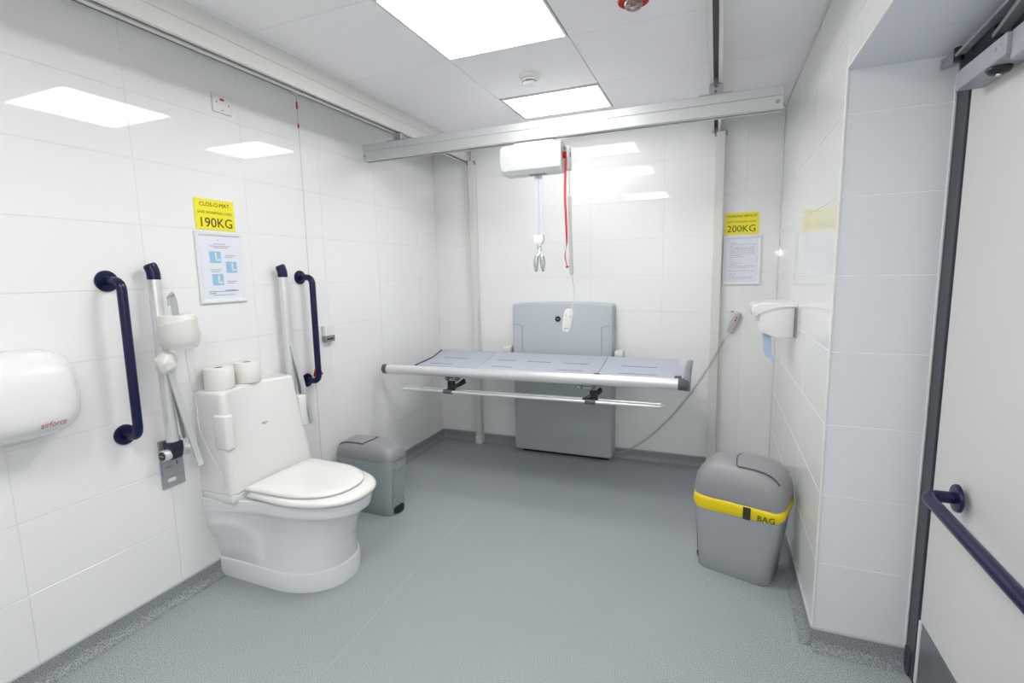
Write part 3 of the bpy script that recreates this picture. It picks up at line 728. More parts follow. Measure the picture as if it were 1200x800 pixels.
def snap_frame(label, wallf, a0, a1, z0, z1, kind):
    t = thing('framed_notice', label, 'notice', wallf((a0+a1)/2, z0, 0)); upd()
    w_ = 0.021
    def bb(bm, u0, u1, c0, c1, d0, d1, bev=0):
        p, q = wallf(u0, c0, d0), wallf(u1, c1, d1)
        bx(bm, min(p[0], q[0]), max(p[0], q[0]), min(p[1], q[1]), max(p[1], q[1]), c0, c1, bev=bev)
    bm = bmesh.new()
    # mitred frame: loft of rectangles
    rings = []
    for ins, d in ((0, 0.0006), (0, 0.008), (0.005, 0.013), (w_-0.006, 0.011), (w_, 0.004)):
        rings.append([wallf(a0+ins, z0+ins, d), wallf(a1-ins, z0+ins, d), wallf(a1-ins, z1-ins, d), wallf(a0+ins, z1-ins, d)])
    R_ = [[bm.verts.new(p) for p in r] for r in rings]
    for a, b in zip(R_, R_[1:]):
        for j in range(4): bm.faces.new((a[j], a[(j+1) % 4], b[(j+1) % 4], b[j]))
    bmesh.ops.recalc_face_normals(bm, faces=bm.faces)
    finish('frame', bm, mat('frame_silver_white', (232, 234, 236), 0.35), t, sharp=15)
    bm = bmesh.new(); bb(bm, a0+w_-0.002, a1-w_+0.002, z0+w_-0.002, z1-w_+0.002, 0.001, 0.004); pap = finish('paper_sheet', bm, PAPER, t, smooth=False)
    i0, i1, j0, j1 = a0+w_, a1-w_, z0+w_, z1-w_; iw, ih = i1-i0, j1-j0
    bm = bmesh.new()
    def ln(u0, u1, v, h=0.0035): bb(bm, i0+iw*u0, i0+iw*u1, j0+ih*v-h/2, j0+ih*v+h/2, 0.0042, 0.0046)
    rnd = random.Random(kind)
    if kind == 1:
        for v, a, b in ((0.88, .34, .66), (0.845, .25, .78), (0.82, .33, .7), (0.70, .62, .88), (0.67, .60, .82), (0.47, .22, .48), (0.44, .22, .44), (0.28, .60, .88), (0.25, .6, .8), (0.06, .2, .8)): ln(a, b, v)
        finish('print', bm, GINK, pap, smooth=False)['kind'] = 'stuff'
        bm = bmesh.new()
        for u, v in ((0.22, 0.58), (0.62, 0.42), (0.24, 0.22)):
            bb(bm, i0+iw*u, i0+iw*(u+0.28), j0+ih*v, j0+ih*(v+0.18), 0.0042, 0.0048)
        finish('pictogram', bm, BLUEI, pap, smooth=False)
        bm = bmesh.new()
        for u, v in ((0.22, 0.58), (0.62, 0.42), (0.24, 0.22)):
            bb(bm, i0+iw*(u+.14), i0+iw*(u+0.18), j0+ih*(v+.05), j0+ih*(v+0.16), 0.0048, 0.0052)
            bb(bm, i0+iw*(u+.14), i0+iw*(u+0.26), j0+ih*(v+.03), j0+ih*(v+0.06), 0.0048, 0.0052)
        finish('pictogram_seat', bm, PAPER, pap, smooth=False)
        bm = bmesh.new(); ln(0.12, 0.9, 0.12, 0.0022); ln(0.14, 0.3, 0.09, 0.003); ln(0.55, 0.85, 0.135, 0.003)
        bb(bm, i0+iw*.46, i0+iw*.48, j0+ih*.93, j0+ih*.945, 0.0042, 0.0046)
        finish('print', bm, BLUED, pap, smooth=False)['kind'] = 'stuff'
    else:
        v = 0.90
        while v > 0.06:
            a = 0.10+rnd.random()*0.05
            while a < 0.86:
                b = min(0.9, a+0.04+rnd.random()*0.14); ln(a, b, v, 0.0032); a = b+0.03
                if rnd.random() < 0.12: break
            v -= 0.036 if rnd.random() < 0.8 else 0.07
        finish('print', bm, GINK, pap, smooth=False)['kind'] = 'stuff'
    return t
snap_frame('white framed notice with blue pictograms on the wall above the toilet', LW, -2.171, -1.922, 1.331, 1.670, 1)
snap_frame('white framed typed notice on the back wall near the right corner', BW, 2.262, 2.503, 1.333, 1.667, 2)

# ------------------------------------------------------------------ toilet
t = thing('toilet', 'white floor-standing toilet with closed lid and tall cistern housing', 'toilet', (0.0, -2.0, 0)); upd()
YC = -2.003
# cistern housing: sections stacked in z, front scooped near the top
def cist_ring(z):
    f = (z-0.462)/(0.935-0.462)
    yl = -2.262+0.010*f; yr = -1.757-0.047*f
    d = 0.205-0.028*f; scoop = 0.065*max(0, f-0.05)**1.5
    pts = []
    n = 16
    pts.append((0.0012, yr, z))
    for k in range(5):
        a = PI/2*k/4; r = 0.03; pts.append((d-0.018*f-r+r*math.sin(a), yr-r+r*math.cos(a), z))
    for k in range(1, n):
        u = k/n; y = (yr-0.03)*(1-u)+(yl+0.03)*u
        pts.append((d-0.018*f*(1-u) - scoop*math.sin(PI*u)**0.8, y, z))
    for k in range(5):
        a = PI/2*k/4; r = 0.03; pts.append((d-r+r*math.cos(a), yl+r-r*math.sin(a), z))
    pts.append((0.0012, yl, z))
    return pts
bm = bmesh.new(); rr = [cist_ring(0.462+0.006)]
zs_ = [0.462, 0.50, 0.56, 0.62, 0.68, 0.74, 0.80, 0.85, 0.89, 0.92]
rings = [cist_ring(z) for z in zs_]
top = cist_ring(0.929); cx0 = 0.09; 
def shrink(r, s, z, dx=0):
    return [(p[0] if p[0] < 0.002 else max(0.0012, p[0]-dx), p[1]+(YC-p[1])*s, z) for p in r]
rings.append(shrink(cist_ring(0.929), 0.004, 0.930, 0.002)); rings.append(shrink(cist_ring(0.935), 0.022, 0.935, 0.010))
loft(bm, rings); cis = finish('cistern_housing', bm, WHITE_P, t, sharp=50)
box('maker_mark', GINK, cis, 0.160, 0.1675, -2.03, -2.005, 0.733, 0.738)
# side push pads
for yy, sg, x_, zz0, zz1 in ((-2.262, -1, 0.172, 0.675, 0.835), (-1.760, 1, 0.135, 0.645, 0.815)):
    bm = bmesh.new()
    if sg < 0: bx(bm, x_-0.045, x_+0.034, yy-0.004, yy+0.045, zz0, zz1, bev=0.010, seg=3)
    else: bx(bm, x_-0.045, x_+0.035, yy-0.03, yy+0.018, zz0, zz1, bev=0.008, seg=3)
    finish('push_pad', bm, WHITE_G, t, sharp=60)
# pan
def pan_ring(z, xf, wf, wb, xs=0.34, n=12):
    """near-wall half width wb, bowl half width wf, front at xf"""
    def bump(x):      # shoulder of the trapway, proud of the bowl behind an arched edge
        d = math.hypot((x-0.10)/0.190, (z-0.19)/0.150) if z > 0.19 else abs(x-0.10)/0.190
        e = min(1, max(0, (1.0-d)/0.28)); e = e*e*(3-2*e); lo = min(1, max(0, (z-0.093)/0.05)); return 0.013*e*lo
    pts = [(0.0015, YC+wb, z)]
    m_ = 30
    for k in range(1, m_):
        u = k/m_; x = xs*u; s = u*u*(3-2*u); pts.append((x, YC+wb*(1-s)+wf*s+bump(x), z))
    for k in range(0, 2*n+1):
        a = PI/2-PI*k/(2*n); c, s = math.cos(a), math.sin(a)
        e = 2.25; r = (abs(c)**e+abs(s)**e)**(-1/e)
        pts.append((xs+(xf-xs)*r*c, YC+wf*r*s, z))
    for k in range(m_-1, 0, -1):
        u = k/m_; x = xs*u; s = u*u*(3-2*u); pts.append((x, YC-wb*(1-s)-wf*s-bump(x), z))
    pts.append((0.0015, YC-wb, z)); return pts
bm = bmesh.new()
spec0 = [(0.0008, 0.632, 0.210, 0.206), (0.085, 0.630, 0.208, 0.204), (0.090, 0.627, 0.205, 0.202), (0.093, 0.621, 0.198, 0.198), (0.14, 0.622, 0.186, 0.200), (0.20, 0.628, 0.176, 0.212), (0.26, 0.645, 0.174, 0.235),
        (0.31, 0.668, 0.182, 0.255), (0.345, 0.694, 0.190, 0.262), (0.362, 0.708, 0.196, 0.265), (0.366, 0.728, 0.206, 0.266), (0.375, 0.732, 0.209, 0.266), (0.405, 0.738, 0.210, 0.266), (0.420, 0.736, 0.209, 0.265), (0.424, 0.728, 0.204, 0.262)]
spec = []
for a, b in zip(spec0, spec0[1:]):
    nn = max(1, int((b[0]-a[0])/0.010)) if a[0] >= 0.093 else 1
    for k in range(nn): spec.append(tuple(u+(v-u)*k/nn for u, v in zip(a, b)))
spec.append(spec0[-1])
loft(bm, [pan_ring(*s) for s in spec]); pan = finish('pan', bm, CERAM, t, sharp=32)
box('rear_deck', CERAM, t, 0.002, 0.203, YC-0.258, YC+0.246, 0.420, 0.4600, bev=0.006, seg=2)
# seat and lid
def dring(x0, xf, hw, z, hb=None, n=18, e=2.3, xs=0.42):
    hb = hb or hw; pts = []
    for k in range(0, 7):
        u = k/6; pts.append((x0+(xs-x0)*u, YC+hb+(hw-hb)*u, z))
    for k in range(1, 2*n):
        a = PI/2-PI*k/(2*n); c, s = math.cos(a), math.sin(a); r = (abs(c)**e+abs(s)**e)**(-1/e)
        pts.append((xs+(xf-xs)*r*c, YC+hw*r*s, z))
    for k in range(6, -1, -1):
        u = k/6; pts.append((x0+(xs-x0)*u, YC-hb-(hw-hb)*u, z))
    return pts
bm = bmesh.new(); loft(bm, [dring(0.235, 0.738, 0.208, 0.4305, 0.196), dring(0.232, 0.750, 0.217, 0.434, 0.205), dring(0.230, 0.754, 0.220, 0.444, 0.207), dring(0.232, 0.748, 0.216, 0.455, 0.204), dring(0.24, 0.732, 0.203, 0.460, 0.196)])
seat = finish('seat', bm, SEATM, t, sharp=60)
bm = bmesh.new(); loft(bm, [dring(0.222, 0.668, 0.190, 0.4625, 0.196, xs=0.40), dring(0.218, 0.682, 0.200, 0.466, 0.203, xs=0.40), dring(0.216, 0.685, 0.202, 0.473, 0.205, xs=0.40), dring(0.220, 0.678, 0.197, 0.481, 0.201, xs=0.40), dring(0.235, 0.650, 0.180, 0.4855, 0.188, xs=0.40), dring(0.30, 0.58, 0.10, 0.4870, 0.12, xs=0.40)])
lid = finish('lid', bm, SEATM, t, sharp=60)
bm = bmesh.new()
for s in (-1, 1): cyl(bm, (0.243, YC+s*0.155, 0.461), (0.243, YC+s*0.115, 0.461), 0.011, 14)
finish('hinge', bm, SEATM, lid)

# loose rolls on the cistern
for (x, y, R, lab) in ((0.070, -2.168, 0.064, 'left of the two loose toilet rolls on the cistern'), (0.068, -2.012, 0.059, 'right of the two loose toilet rolls on the cistern')):
    t = thing('toilet_roll', lab, 'toilet roll', (x, y, 0.935), group=None); upd()
    roll(t, x, y, 0.9362, 1.036, R, 0.020, 0.0008)

# ------------------------------------------------------------------ changing bench
t = thing('changing_bench', 'grey wall-mounted folding changing bench with silver front rail', 'changing bench', (1.13, -0.1, 0.02)); upd()
XA, XB, YF_ = 0.737, 1.532, -0.125
col = bmesh.new()
def colring(y, ins, zt=1.205, zb=0.022):
    pts = []
    x0, x1 = XA+ins, XB-ins; z0, z1 = zb+ins, zt-ins; r = 0.022
    for cx, cz, a0 in ((x1-r, z1-r, 0), (x0+r, z1-r, 90), (x0+r, z0+r, 180), (x1-r, z0+r, 270)):
        for k in range(5):
            a = math.radians(a0+90*k/4); pts.append((cx+r*math.cos(a), y, cz+r*math.sin(a)+(0.012*(1-((cx-(x0+x1)/2)/(0.4))**2) if a0 < 180 else 0)))
        if a0 == 0:
            for k in range(1, 8):
                u = k/8; X = (x1-r)*(1-u)+(x0+r)*u; pts.append((X, y, z1+0.012*(1-((X-(x0+x1)/2)/0.4)**2)))
    return pts
loft(col, [colring(-0.001, 0.0), colring(-0.105, 0.0), colring(-0.120, 0.006), colring(YF_, 0.016)]); shellc = finish('column_cover', col, SHELL, t, sharp=40)
# recessed grip outlines at the upper corners
for s in (-1, 1):
    xm = (XA+XB)/2
    def X(v): return xm+s*v
    pts = [(X(0.365), YF_-0.0008, 0.80), (X(0.365), YF_-0.0008, 1.045)]
    bm = bmesh.new(); pp = [(X(0.315), YF_-0.0006, 0.83), (X(0.315), YF_-0.0006, 1.030), (X(0.345), YF_-0.0006, 1.043), (X(0.382), YF_-0.0006, 1.045)]
    sweep(bm, arc_path(pp, 0.012, 4), circ(0.0020, 6)); finish('panel_groove', bm, mat('groove', (130, 138, 148), 0.5), shellc)
bm = bmesh.new(); cyl(bm, (1.114, YF_-0.004, 1.092), (1.114, YF_+0.001, 1.092), 0.022, 24); bdg = finish('badge', bm, BLACK, t)
box('badge_line', CHROME, bdg, 1.103, 1.125, YF_-0.0052, YF_-0.0038, 1.090, 1.0935)
bm = bmesh.new(); bx(bm, 0.80, 1.50, -0.09, -0.02, 0.0006, 0.03); finish('plinth', bm, BLACK, t)
bm = bmesh.new()
for x in (XA+0.035, XB-0.06): bx(bm, x-0.03, x+0.03, YF_-0.0015, YF_+0.001, 0.105, 0.108)
finish('lower_groove', bm, CAPG, shellc)
# bench arms that leave the column at both sides
for x0, x1 in ((0.648, 0.730), (1.540, 1.622)):
    box('pivot_block', RAILW, t, x0+0.01, x1-0.01, -0.150, -0.060, 0.800, 0.864, bev=0.010, seg=2)
box('rear_tube', ALU, t, 0.20, 1.95, -0.225, -0.195, 0.785, 0.815, bev=0.006, seg=2)
# frame under the deck
for x in (0.63, 1.60):
    box('arm_bar', GREYM, t, x-0.02, x+0.02, -0.87, -0.13, 0.765, 0.805, bev=0.004)
# front rail
ZR = 0.800; YR = -0.902
def rz(x): return 0.795 + (x-0.06)*0.0075
bm = bmesh.new(); sweep(bm, [(0.092, YR, rz(0.092)), (2.052, YR, rz(2.052))], [(0.033*math.cos(2*PI*i/28), 0.028*math.sin(2*PI*i/28)) for i in range(28)], up=Vector((0, 0, 1)))
finish('front_rail', bm, ALU, t, sharp=60)
bm = bmesh.new(); sweep(bm, [(0.056, YR, rz(0.06)), (0.062, YR, rz(0.06)), (0.095, YR, rz(0.09))], lambda i: circ(0.034*(0.8, 0.97, 1.03)[i], 24, 0.029*(0.8, 0.97, 1.03)[i])); finish('rail_end_cap', bm, CHAR, t, sharp=50)
bm = bmesh.new(); sweep(bm, [(2.048, YR, rz(2.05)), (2.098, YR, rz(2.09)), (2.104, YR, rz(2.09))], lambda i: circ(0.034*(1.03, 1.03, 0.85)[i], 24, 0.029*(1.03, 1.03, 0.85)[i])); finish('rail_end_cap', bm, CHAR, t, sharp=50)
# end guard, upright fin at the right
bm = bmesh.new(); prism(bm, [(-0.925, 0.795), (-0.915, 0.775), (-0.890, 0.768), (-0.862, 0.778), (-0.845, 0.80), (-0.835, 0.85), (-0.60, 0.882), (-0.595, 0.897), (-0.62, 0.902), (-0.86, 0.903), (-0.895, 0.885), (-0.918, 0.845)], 'x', 2.078, 2.112, bev=0.006)
finish('end_guard', bm, mat('guard_grey', (128, 131, 140), 0.42), t, sharp=40)
bm = bmesh.new(); cyl(bm, (2.094, -0.931, 0.808), (2.094, -0.920, 0.808), 0.014, 16); finish('guard_pivot', bm, CHAR, t)
# deck panels: slightly dished plates with drain slots
ZD = 0.828
def deck(corners, nslots, sag=0.012):
    """corners: back-left, back-right, front-right, front-left (x, y)"""
    bm = bmesh.new(); N, M = 10, 12; top_, bot = [], []
    (a, b, c, d) = [Vector((p[0], p[1], 0)) for p in corners]
    for j in range(M+1):
        v = j/M; ra, rb = [], []
        for i in range(N+1):
            u = i/N; p = a.lerp(b, u).lerp(d.lerp(c, u), v)
            # rounded corners
            z = ZD - sag*math.sin(PI*v)**1.2 + 0.004*(1-v)
            ra.append(bm.verts.new((p.x, p.y, z))); rb.append(bm.verts.new((p.x, p.y, z-0.016)))
        top_.append(ra); bot.append(rb)
    for j in range(M):
        for i in range(N):
            bm.faces.new((top_[j][i], top_[j][i+1], top_[j+1][i+1], top_[j+1][i])); bm.faces.new((bot[j][i], bot[j+1][i], bot[j+1][i+1], bot[j][i+1]))
    for i in range(N):
        bm.faces.new((top_[0][i], bot[0][i], bot[0][i+1], top_[0][i+1])); bm.faces.new((top_[M][i], top_[M][i+1], bot[M][i+1], bot[M][i]))
    for j in range(M):
        bm.faces.new((top_[j][0], top_[j+1][0], bot[j+1][0], bot[j][0])); bm.faces.new((top_[j][N], bot[j][N], bot[j+1][N], top_[j+1][N]))
    o = finish('deck_panel', bm, BENCHT, t, sharp=40)
    for (u0, u1, v) in nslots:
        p = a.lerp(b, u0).lerp(d.lerp(c, u0), v); q = a.lerp(b, u1).lerp(d.lerp(c, u1), v)
        z = ZD - sag*math.sin(PI*v)**1.2 + 0.004*(1-v)
        bm = bmesh.new(); sweep(bm, [(p.x, p.y, z), (q.x, q.y, z)], [(0.0012, 0.006), (-0.002, 0.006), (-0.002, -0.006), (0.0012, -0.006)], up=Vector((0, 0, 1)))
        finish('drain_slot', bm, mat('slot_grey', (112, 116, 132), 0.6), o, smooth=False)
deck([(0.150, -0.215), (0.630, -0.205), (0.750, -0.868), (0.318, -0.868)], [(0.22, 0.62, 0.42), (0.15, 0.55, 0.82)])
deck([(0.634, -0.205), (1.514, -0.205), (1.570, -0.868), (0.754, -0.868)], [(0.09, 0.26, 0.42), (0.36, 0.57, 0.42), (0.68, 0.88, 0.42), (0.12, 0.30, 0.82), (0.68, 0.88, 0.82)])
deck([(1.518, -0.205), (2.008, -0.205), (2.056, -0.868), (1.574, -0.868)], [(0.25, 0.72, 0.42), (0.25, 0.72, 0.82)])
box('panel_clip', CHAR, t, 1.556, 1.592, -0.868, -0.838, 0.818, 0.836, bev=0.003)
box('panel_clip', CHAR, t, 2.022, 2.060, -0.850, -0.815, 0.818, 0.842, bev=0.003)
bm = bmesh.new(); sweep(bm, [(0.135, -0.215, 0.832), (0.225, -0.5, 0.822), (0.300, -0.868, 0.826)], [(0.003, 0.004), (-0.010, 0.004), (-0.010, -0.004), (0.003, -0.004)]); finish('edge_strip', bm, CHAR, t)
# hinge brackets and lower stay tube
for x in (0.60, 1.53):
    bm = bmesh.new()
    prism(bm, [(-0.885, 0.775), (-0.885, 0.738), (-0.860, 0.728), (-0.82, 0.74), (-0.74, 0.775)], 'x', x-0.05, x-0.044)
    prism(bm, [(-0.885, 0.775), (-0.885, 0.738), (-0.860, 0.728), (-0.82, 0.74), (-0.74, 0.775)], 'x', x+0.020, x+0.026)
    bx(bm, x-0.05, x+0.075, -0.885, -0.74, 0.766, 0.774, bev=0.002)
    hg = finish('hinge_bracket', bm, mat('zinc', (150, 154, 158), 0.35, 0.8), t)
    bm = bmesh.new(); cyl(bm, (x-0.06, -0.855, 0.745), (x+0.04, -0.855, 0.745), 0.007, 12); bmesh.ops.create_icosphere(bm, subdivisions=2, radius=0.010, matrix=Matrix.Translation((x-0.062, -0.872, 0.752)))
    finish('hinge_pin', bm, CHROME, hg)
    bm = bmesh.new(); sweep(bm, spline([(x+0.065, -0.83, 0.728), (x+0.045, -0.87, 0.712), (x+0.0, -0.892, 0.690), (x-0.03, -0.898, 0.676)], 6), lambda i: circ(0.020-0.0006*i, 12, 0.012)); finish('latch_lever', bm, BLACK, t)
def lz(x): return 0.662 + (x-0.2)*0.006
bm = bmesh.new()
loop = arc_path([(0.215, -0.905, lz(0.2)), (1.965, -0.905, lz(1.96)), (1.965, -0.862, lz(1.96)+0.004), (0.215, -0.862, lz(0.2)+0.004)], 0.021, 8)
sweep(bm, loop, circ(0.0100, 14)); finish('stay_tube', bm, ALU, t, sharp=60)
for x in (0.575, 1.548):
    bm = bmesh.new(); cyl(bm, (x-0.032, -0.905, lz(x)), (x+0.032, -0.905, lz(x)), 0.0148, 20); bx(bm, x-0.028, x+0.028, -0.905, -0.86, lz(x)-0.004, lz(x)+0.012, bev=0.002); finish('tube_clamp', bm, CHAR, t, sharp=50)
    box('clamp_link', BLACK, t, x-0.006, x+0.04, -0.895, -0.872, lz(x)+0.008, 0.735)

# bench handset with coiled lead
t = thing('bench_handset', 'grey bench handset on a wall hook with long sagging coiled lead', 'remote', (2.36, -0.01, 1.08)); upd()
hb2, M2 = handset(t, (2.352, -0.020, 1.072), math.radians(22), 0.047, 0.150, 0.024, HANDG, [(-0.004, 0.040, 0.0055), (-0.002, 0.020, 0.0055)], RED)
bm = bmesh.new(); tube(bm, [(2.328, -0.012, 1.150), (2.345, -0.012, 1.150)], 0.002, 6); cyl(bm, (2.336, -0.014, 1.15), (2.336, -0.0006, 1.15), 0.004, 10); finish('wall_hook', bm, BLACK, t)
import_pts = [(2.325, -0.030, 1.000), (2.283, -0.05, 0.935), (2.215, -0.092, 0.800), (2.10, -0.10, 0.600), (2.00, -0.11, 0.455), (1.90, -0.11, 0.330), (1.78, -0.11, 0.205), (1.66, -0.11, 0.115), (1.58, -0.10, 0.075), (1.540, -0.09, 0.075)]
path = spline(import_pts, 6)
bm = bmesh.new(); tube(bm, coil_pts(path[5:], 84, 0.0072), 0.0026, 6); finish('coiled_lead', bm, CORD, t)
bm = bmesh.new(); tube(bm, path[:7], 0.003, 8); finish('lead', bm, CORD, t)

# ------------------------------------------------------------------ dispenser on the right wall
t = thing('towel_dispenser', 'white wall dispenser with a pale blue strip hanging below', 'dispenser', (W, -0.85, 1.1)); upd()
prof = [(W-0.0008, 1.093), (2.530, 1.093), (2.490, 1.100), (2.462, 1.112), (2.440, 1.130), (2.437, 1.216), (2.450, 1.222), (2.50, 1.243), (2.53, 1.250), (2.560, 1.252), (W-0.0008, 1.253)]
bm = bmesh.new(); prism(bm, prof, 'y', -0.955, -0.70, bev=0.003); dsp = finish('casing', bm, WHITE_P, t, sharp=40)
bm = bmesh.new()
rings = []
for y, s in ((-0.962, 0.5), (-0.958, 0.9), (-0.935, 1.0), (-0.72, 1.0), (-0.69, 0.85), (-0.675, 0.5)):
    pr = [(W-0.0008, 1.252), (2.56, 1.251), (2.53, 1.249), (2.50, 1.242), (2.45, 1.221), (2.425, 1.200), (2.408, 1.205), (2.400, 1.228), (2.405, 1.250), (2.422, 1.262), (2.46, 1.270), (2.56, 1.272), (W-0.0008, 1.272)]
    rings.append([(W-0.0008+(x-(W-0.0008))*(0.96+0.04*s), y, 1.24+(z-1.24)*(0.6+0.4*s)) for x, z in pr])
loft(bm, rings); finish('top_cover', bm, WHITE_G, t, sharp=40)
box('back_edge', DARK, t, W-0.012, W-0.009, -0.9635, -0.955, 1.098, 1.245)
bm = bmesh.new()
for x in (2.425, 2.437): cyl(bm, (x, -0.9605, 1.246), (x, -0.955, 1.246), 0.0028, 8)
cyl(bm, (W-0.022, -0.9605, 1.246), (W-0.022, -0.955, 1.246), 0.0024, 8)
finish('screw', bm, GREYM, t)
bm = bmesh.new(); st = spline([(2.478, -0.90, 1.106), (2.484, -0.905, 1.05), (2.490, -0.91, 1.00), (2.520, -0.915, 0.972)], 6); nn = len(st)
sweep(bm, st, lambda i: [(0.0012, w_) for w_ in (0.019*(1-1.5*max(0, i/nn-0.5)), -0.019*(1-1.5*max(0, i/nn-0.5)))] + [(-0.0012, w_) for w_ in (-0.019*(1-1.5*max(0, i/nn-0.5)), 0.019*(1-1.5*max(0, i/nn-0.5)))], up=Vector((0, -1, 0)))
finish('paper_strip', bm, BLUEP, t)

# ------------------------------------------------------------------ bins
def make_bin(label, center, rz_, L, Wd, Hb, Ht, mb, ml, bag):
    t = thing('pedal_bin', label, 'bin', (center[0], center[1], 0), rz_); upd()
    Mw = t.matrix_world.copy()
    def fin(name, bm, m, p=t, sharp=40):
        o = finish(name, bm, m, None, sharp=sharp); o.parent = p; return o
    hl, hw = L/2, Wd/2
    bm = bmesh.new(); rings = []
    for z, s in ((0.0008, 0.84), (0.006, 0.862), (0.10, 0.885), (Hb*0.6, 0.93), (Hb, 0.97)): rings.append([(p[0]+(hl*0.5*(0.97-s) if bag else 0), p[1], z) for p in sup(hl*(s-(0.5*(0.97-s) if bag else 0)), hw*s, z, 7, 56)])
    loft(bm, rings); body = fin('body', bm, mb)
    # front panel and grips (front = +x)
    bm = bmesh.new()
    g = []
    for k in range(9):
        z = 0.05+(Hb-0.07)*k/8; s = 0.868+0.10*z/Hb; r = []
        for i in range(7):
            y = (-0.62+1.24*i/6)*hw*s; r.append(bm.verts.new((hl*s*(1-(abs(y)/(hw*s))**7)**(1/7)+0.0035, y, z)))
        g.append(r)
    for k in range(8):
        for i in range(6): bm.faces.new((g[k][i], g[k][i+1], g[k+1][i+1], g[k+1][i]))
    bmesh.ops.solidify(bm, geom=bm.faces[:], thickness=0.004)
    fin('front_panel', bm, mb)
    for zc, up_ in ((Hb-0.05, -1), (0.085, 1)):
        bm = bmesh.new()
        cp = [(hl*(0.868+0.10*zc/Hb)+0.004, (-0.5+1.0*i/8)*hw, zc+up_*0.016*(math.sin(PI*i/8))) for i in range(9)]
        sweep(bm, cp, [(0.004, 0.003), (-0.004, 0.003), (-0.004, -0.003), (0.004, -0.003)])
        fin('grip_ridge', bm, ml)
    bm = bmesh.new(); rings = []
    for z, s in ((0.010, 0.7), (0.014, 0.95), (0.030, 1.0), (0.042, 0.85), (0.048, 0.45)): rings.append([(hl*0.86+p[0], p[1], z) for p in sup(0.026*s, hw*0.46*s, z, 2.6, 24)])
    loft(bm, rings); fin('pedal', bm, BLACK)
    # lid
    z0 = Hb if not bag else Hb+0.004
    rim = 0.045 if bag else 0.022
    Hd = Ht-z0-rim
    def dome(x, y):
        n = 4.5; s = min(0.999, ((abs(x)/hl)**n+(abs(y)/hw)**n)**(1/n)); return z0+rim+Hd*(1-s**3.6)**0.55
    bm = bmesh.new(); rings = [sup(hl*0.93, hw*0.91, z0-0.006, 6, 56), sup(hl*0.985, hw*0.98, z0-0.006, 5.5, 56), sup(hl, hw, z0+0.006, 5, 56), sup(hl, hw, z0+rim-0.010, 5, 56)]
    for s in (0.995, 0.975, 0.94, 0.88, 0.8, 0.7, 0.58, 0.45, 0.3, 0.15, 0.04):
        n = 4.5; rings.append([(p[0], p[1], z0+rim+Hd*(1-s**3.6)**0.55-0.002) for p in sup(hl*s, hw*s, 0, n, 56)])
    loft(bm, rings); lid = fin('lid', bm, ml, sharp=50)
    bm = bmesh.new(); N, M = 16, 12; xa, xb = -0.86*hl, 0.02*hl; ya_, yb_ = -0.66*hw, 0.66*hw; g = []
    for i in range(N+1):
        r = []
        for j in range(M+1):
            y = ya_+(yb_-ya_)*j/M; x = xa+(xb+0.10*hl*math.cos(PI*(j/M-0.5))-xa)*i/N; r.append(bm.verts.new((x, y, dome(x, y)+0.0035)))
        g.append(r)
    for i in range(N):
        for j in range(M): bm.faces.new((g[i][j], g[i+1][j], g[i+1][j+1], g[i][j+1]))
    bmesh.ops.recalc_face_normals(bm, faces=bm.faces)
    bmesh.ops.solidify(bm, geom=bm.faces[:], thickness=0.005); fl = fin('flap', bm, ml)
    # dark gap around the flap
    bm = bmesh.new(); pts = []
    for j in range(M+1):
        y = ya_+(yb_-ya_)*j/M; x = xb+0.10*hl*math.cos(PI*(j/M-0.5))+0.004; pts.append((x, y, dome(x, y)+0.0012))
    left = [(xa+(xb-xa)*i/10, ya_-0.004, dome(xa+(xb-xa)*i/10, ya_-0.004)+0.0012) for i in range(11)]
    right = [(xa+(xb-xa)*i/10, yb_+0.004, dome(xa+(xb-xa)*i/10, yb_+0.004)+0.0012) for i in range(10, -1, -1)]
    sweep(bm, left+pts+right, circ(0.0016, 6)); fin('flap_gap', bm, BLACK, lid)
    return t, dome, fin, hl, hw
# bin by the toilet: front (pedal) faces +x
make_bin('small grey pedal bin beside the toilet against the left wall', (0.262, -1.348), math.radians(-2), 0.44, 0.20, 0.345, 0.445, BIN2, BINL, False)
# bin by the right wall: front faces left
tb, dome, fin, hl, hw = make_bin('larger grey pedal bin with yellow bag by the right wall', (2.378, -1.262), math.radians(180-17.0), 0.405, 0.285, 0.375, 0.555, BIN1, BINL, True)
bm = bmesh.new(); rings = []
K = 72
for k, (z, s) in enumerate(((0.376, 0.955), (0.371, 1.0), (0.352, 1.015), (0.330, 1.008), (0.312, 0.985), (0.306, 0.960), (0.308, 0.945))):
    r = []
    for i, p in enumerate(sup(hl*s, hw*s, z, 6, K)):
        nz = noise.noise(Vector((p[0]*14, p[1]*14, z*50))); d = Vector((p[0], p[1], 0)).normalized()*0.004*nz
        drop = 0.020*math.sin(2*PI*i/K*1.0+2.4) if k > 1 else 0
        r.append((p[0]+d.x, p[1]+d.y, z+0.003*nz+(0.016*(0.5-p[0]/(2*hl)) if k > 1 else 0)*min(1, (k-1)/2)))
    rings.append(r)
loft(bm, rings, False, False); bag = fin('bin_bag', bm, YEL, tb, 60)
bag['label'] = 'yellow bin bag edge folded over the rim'
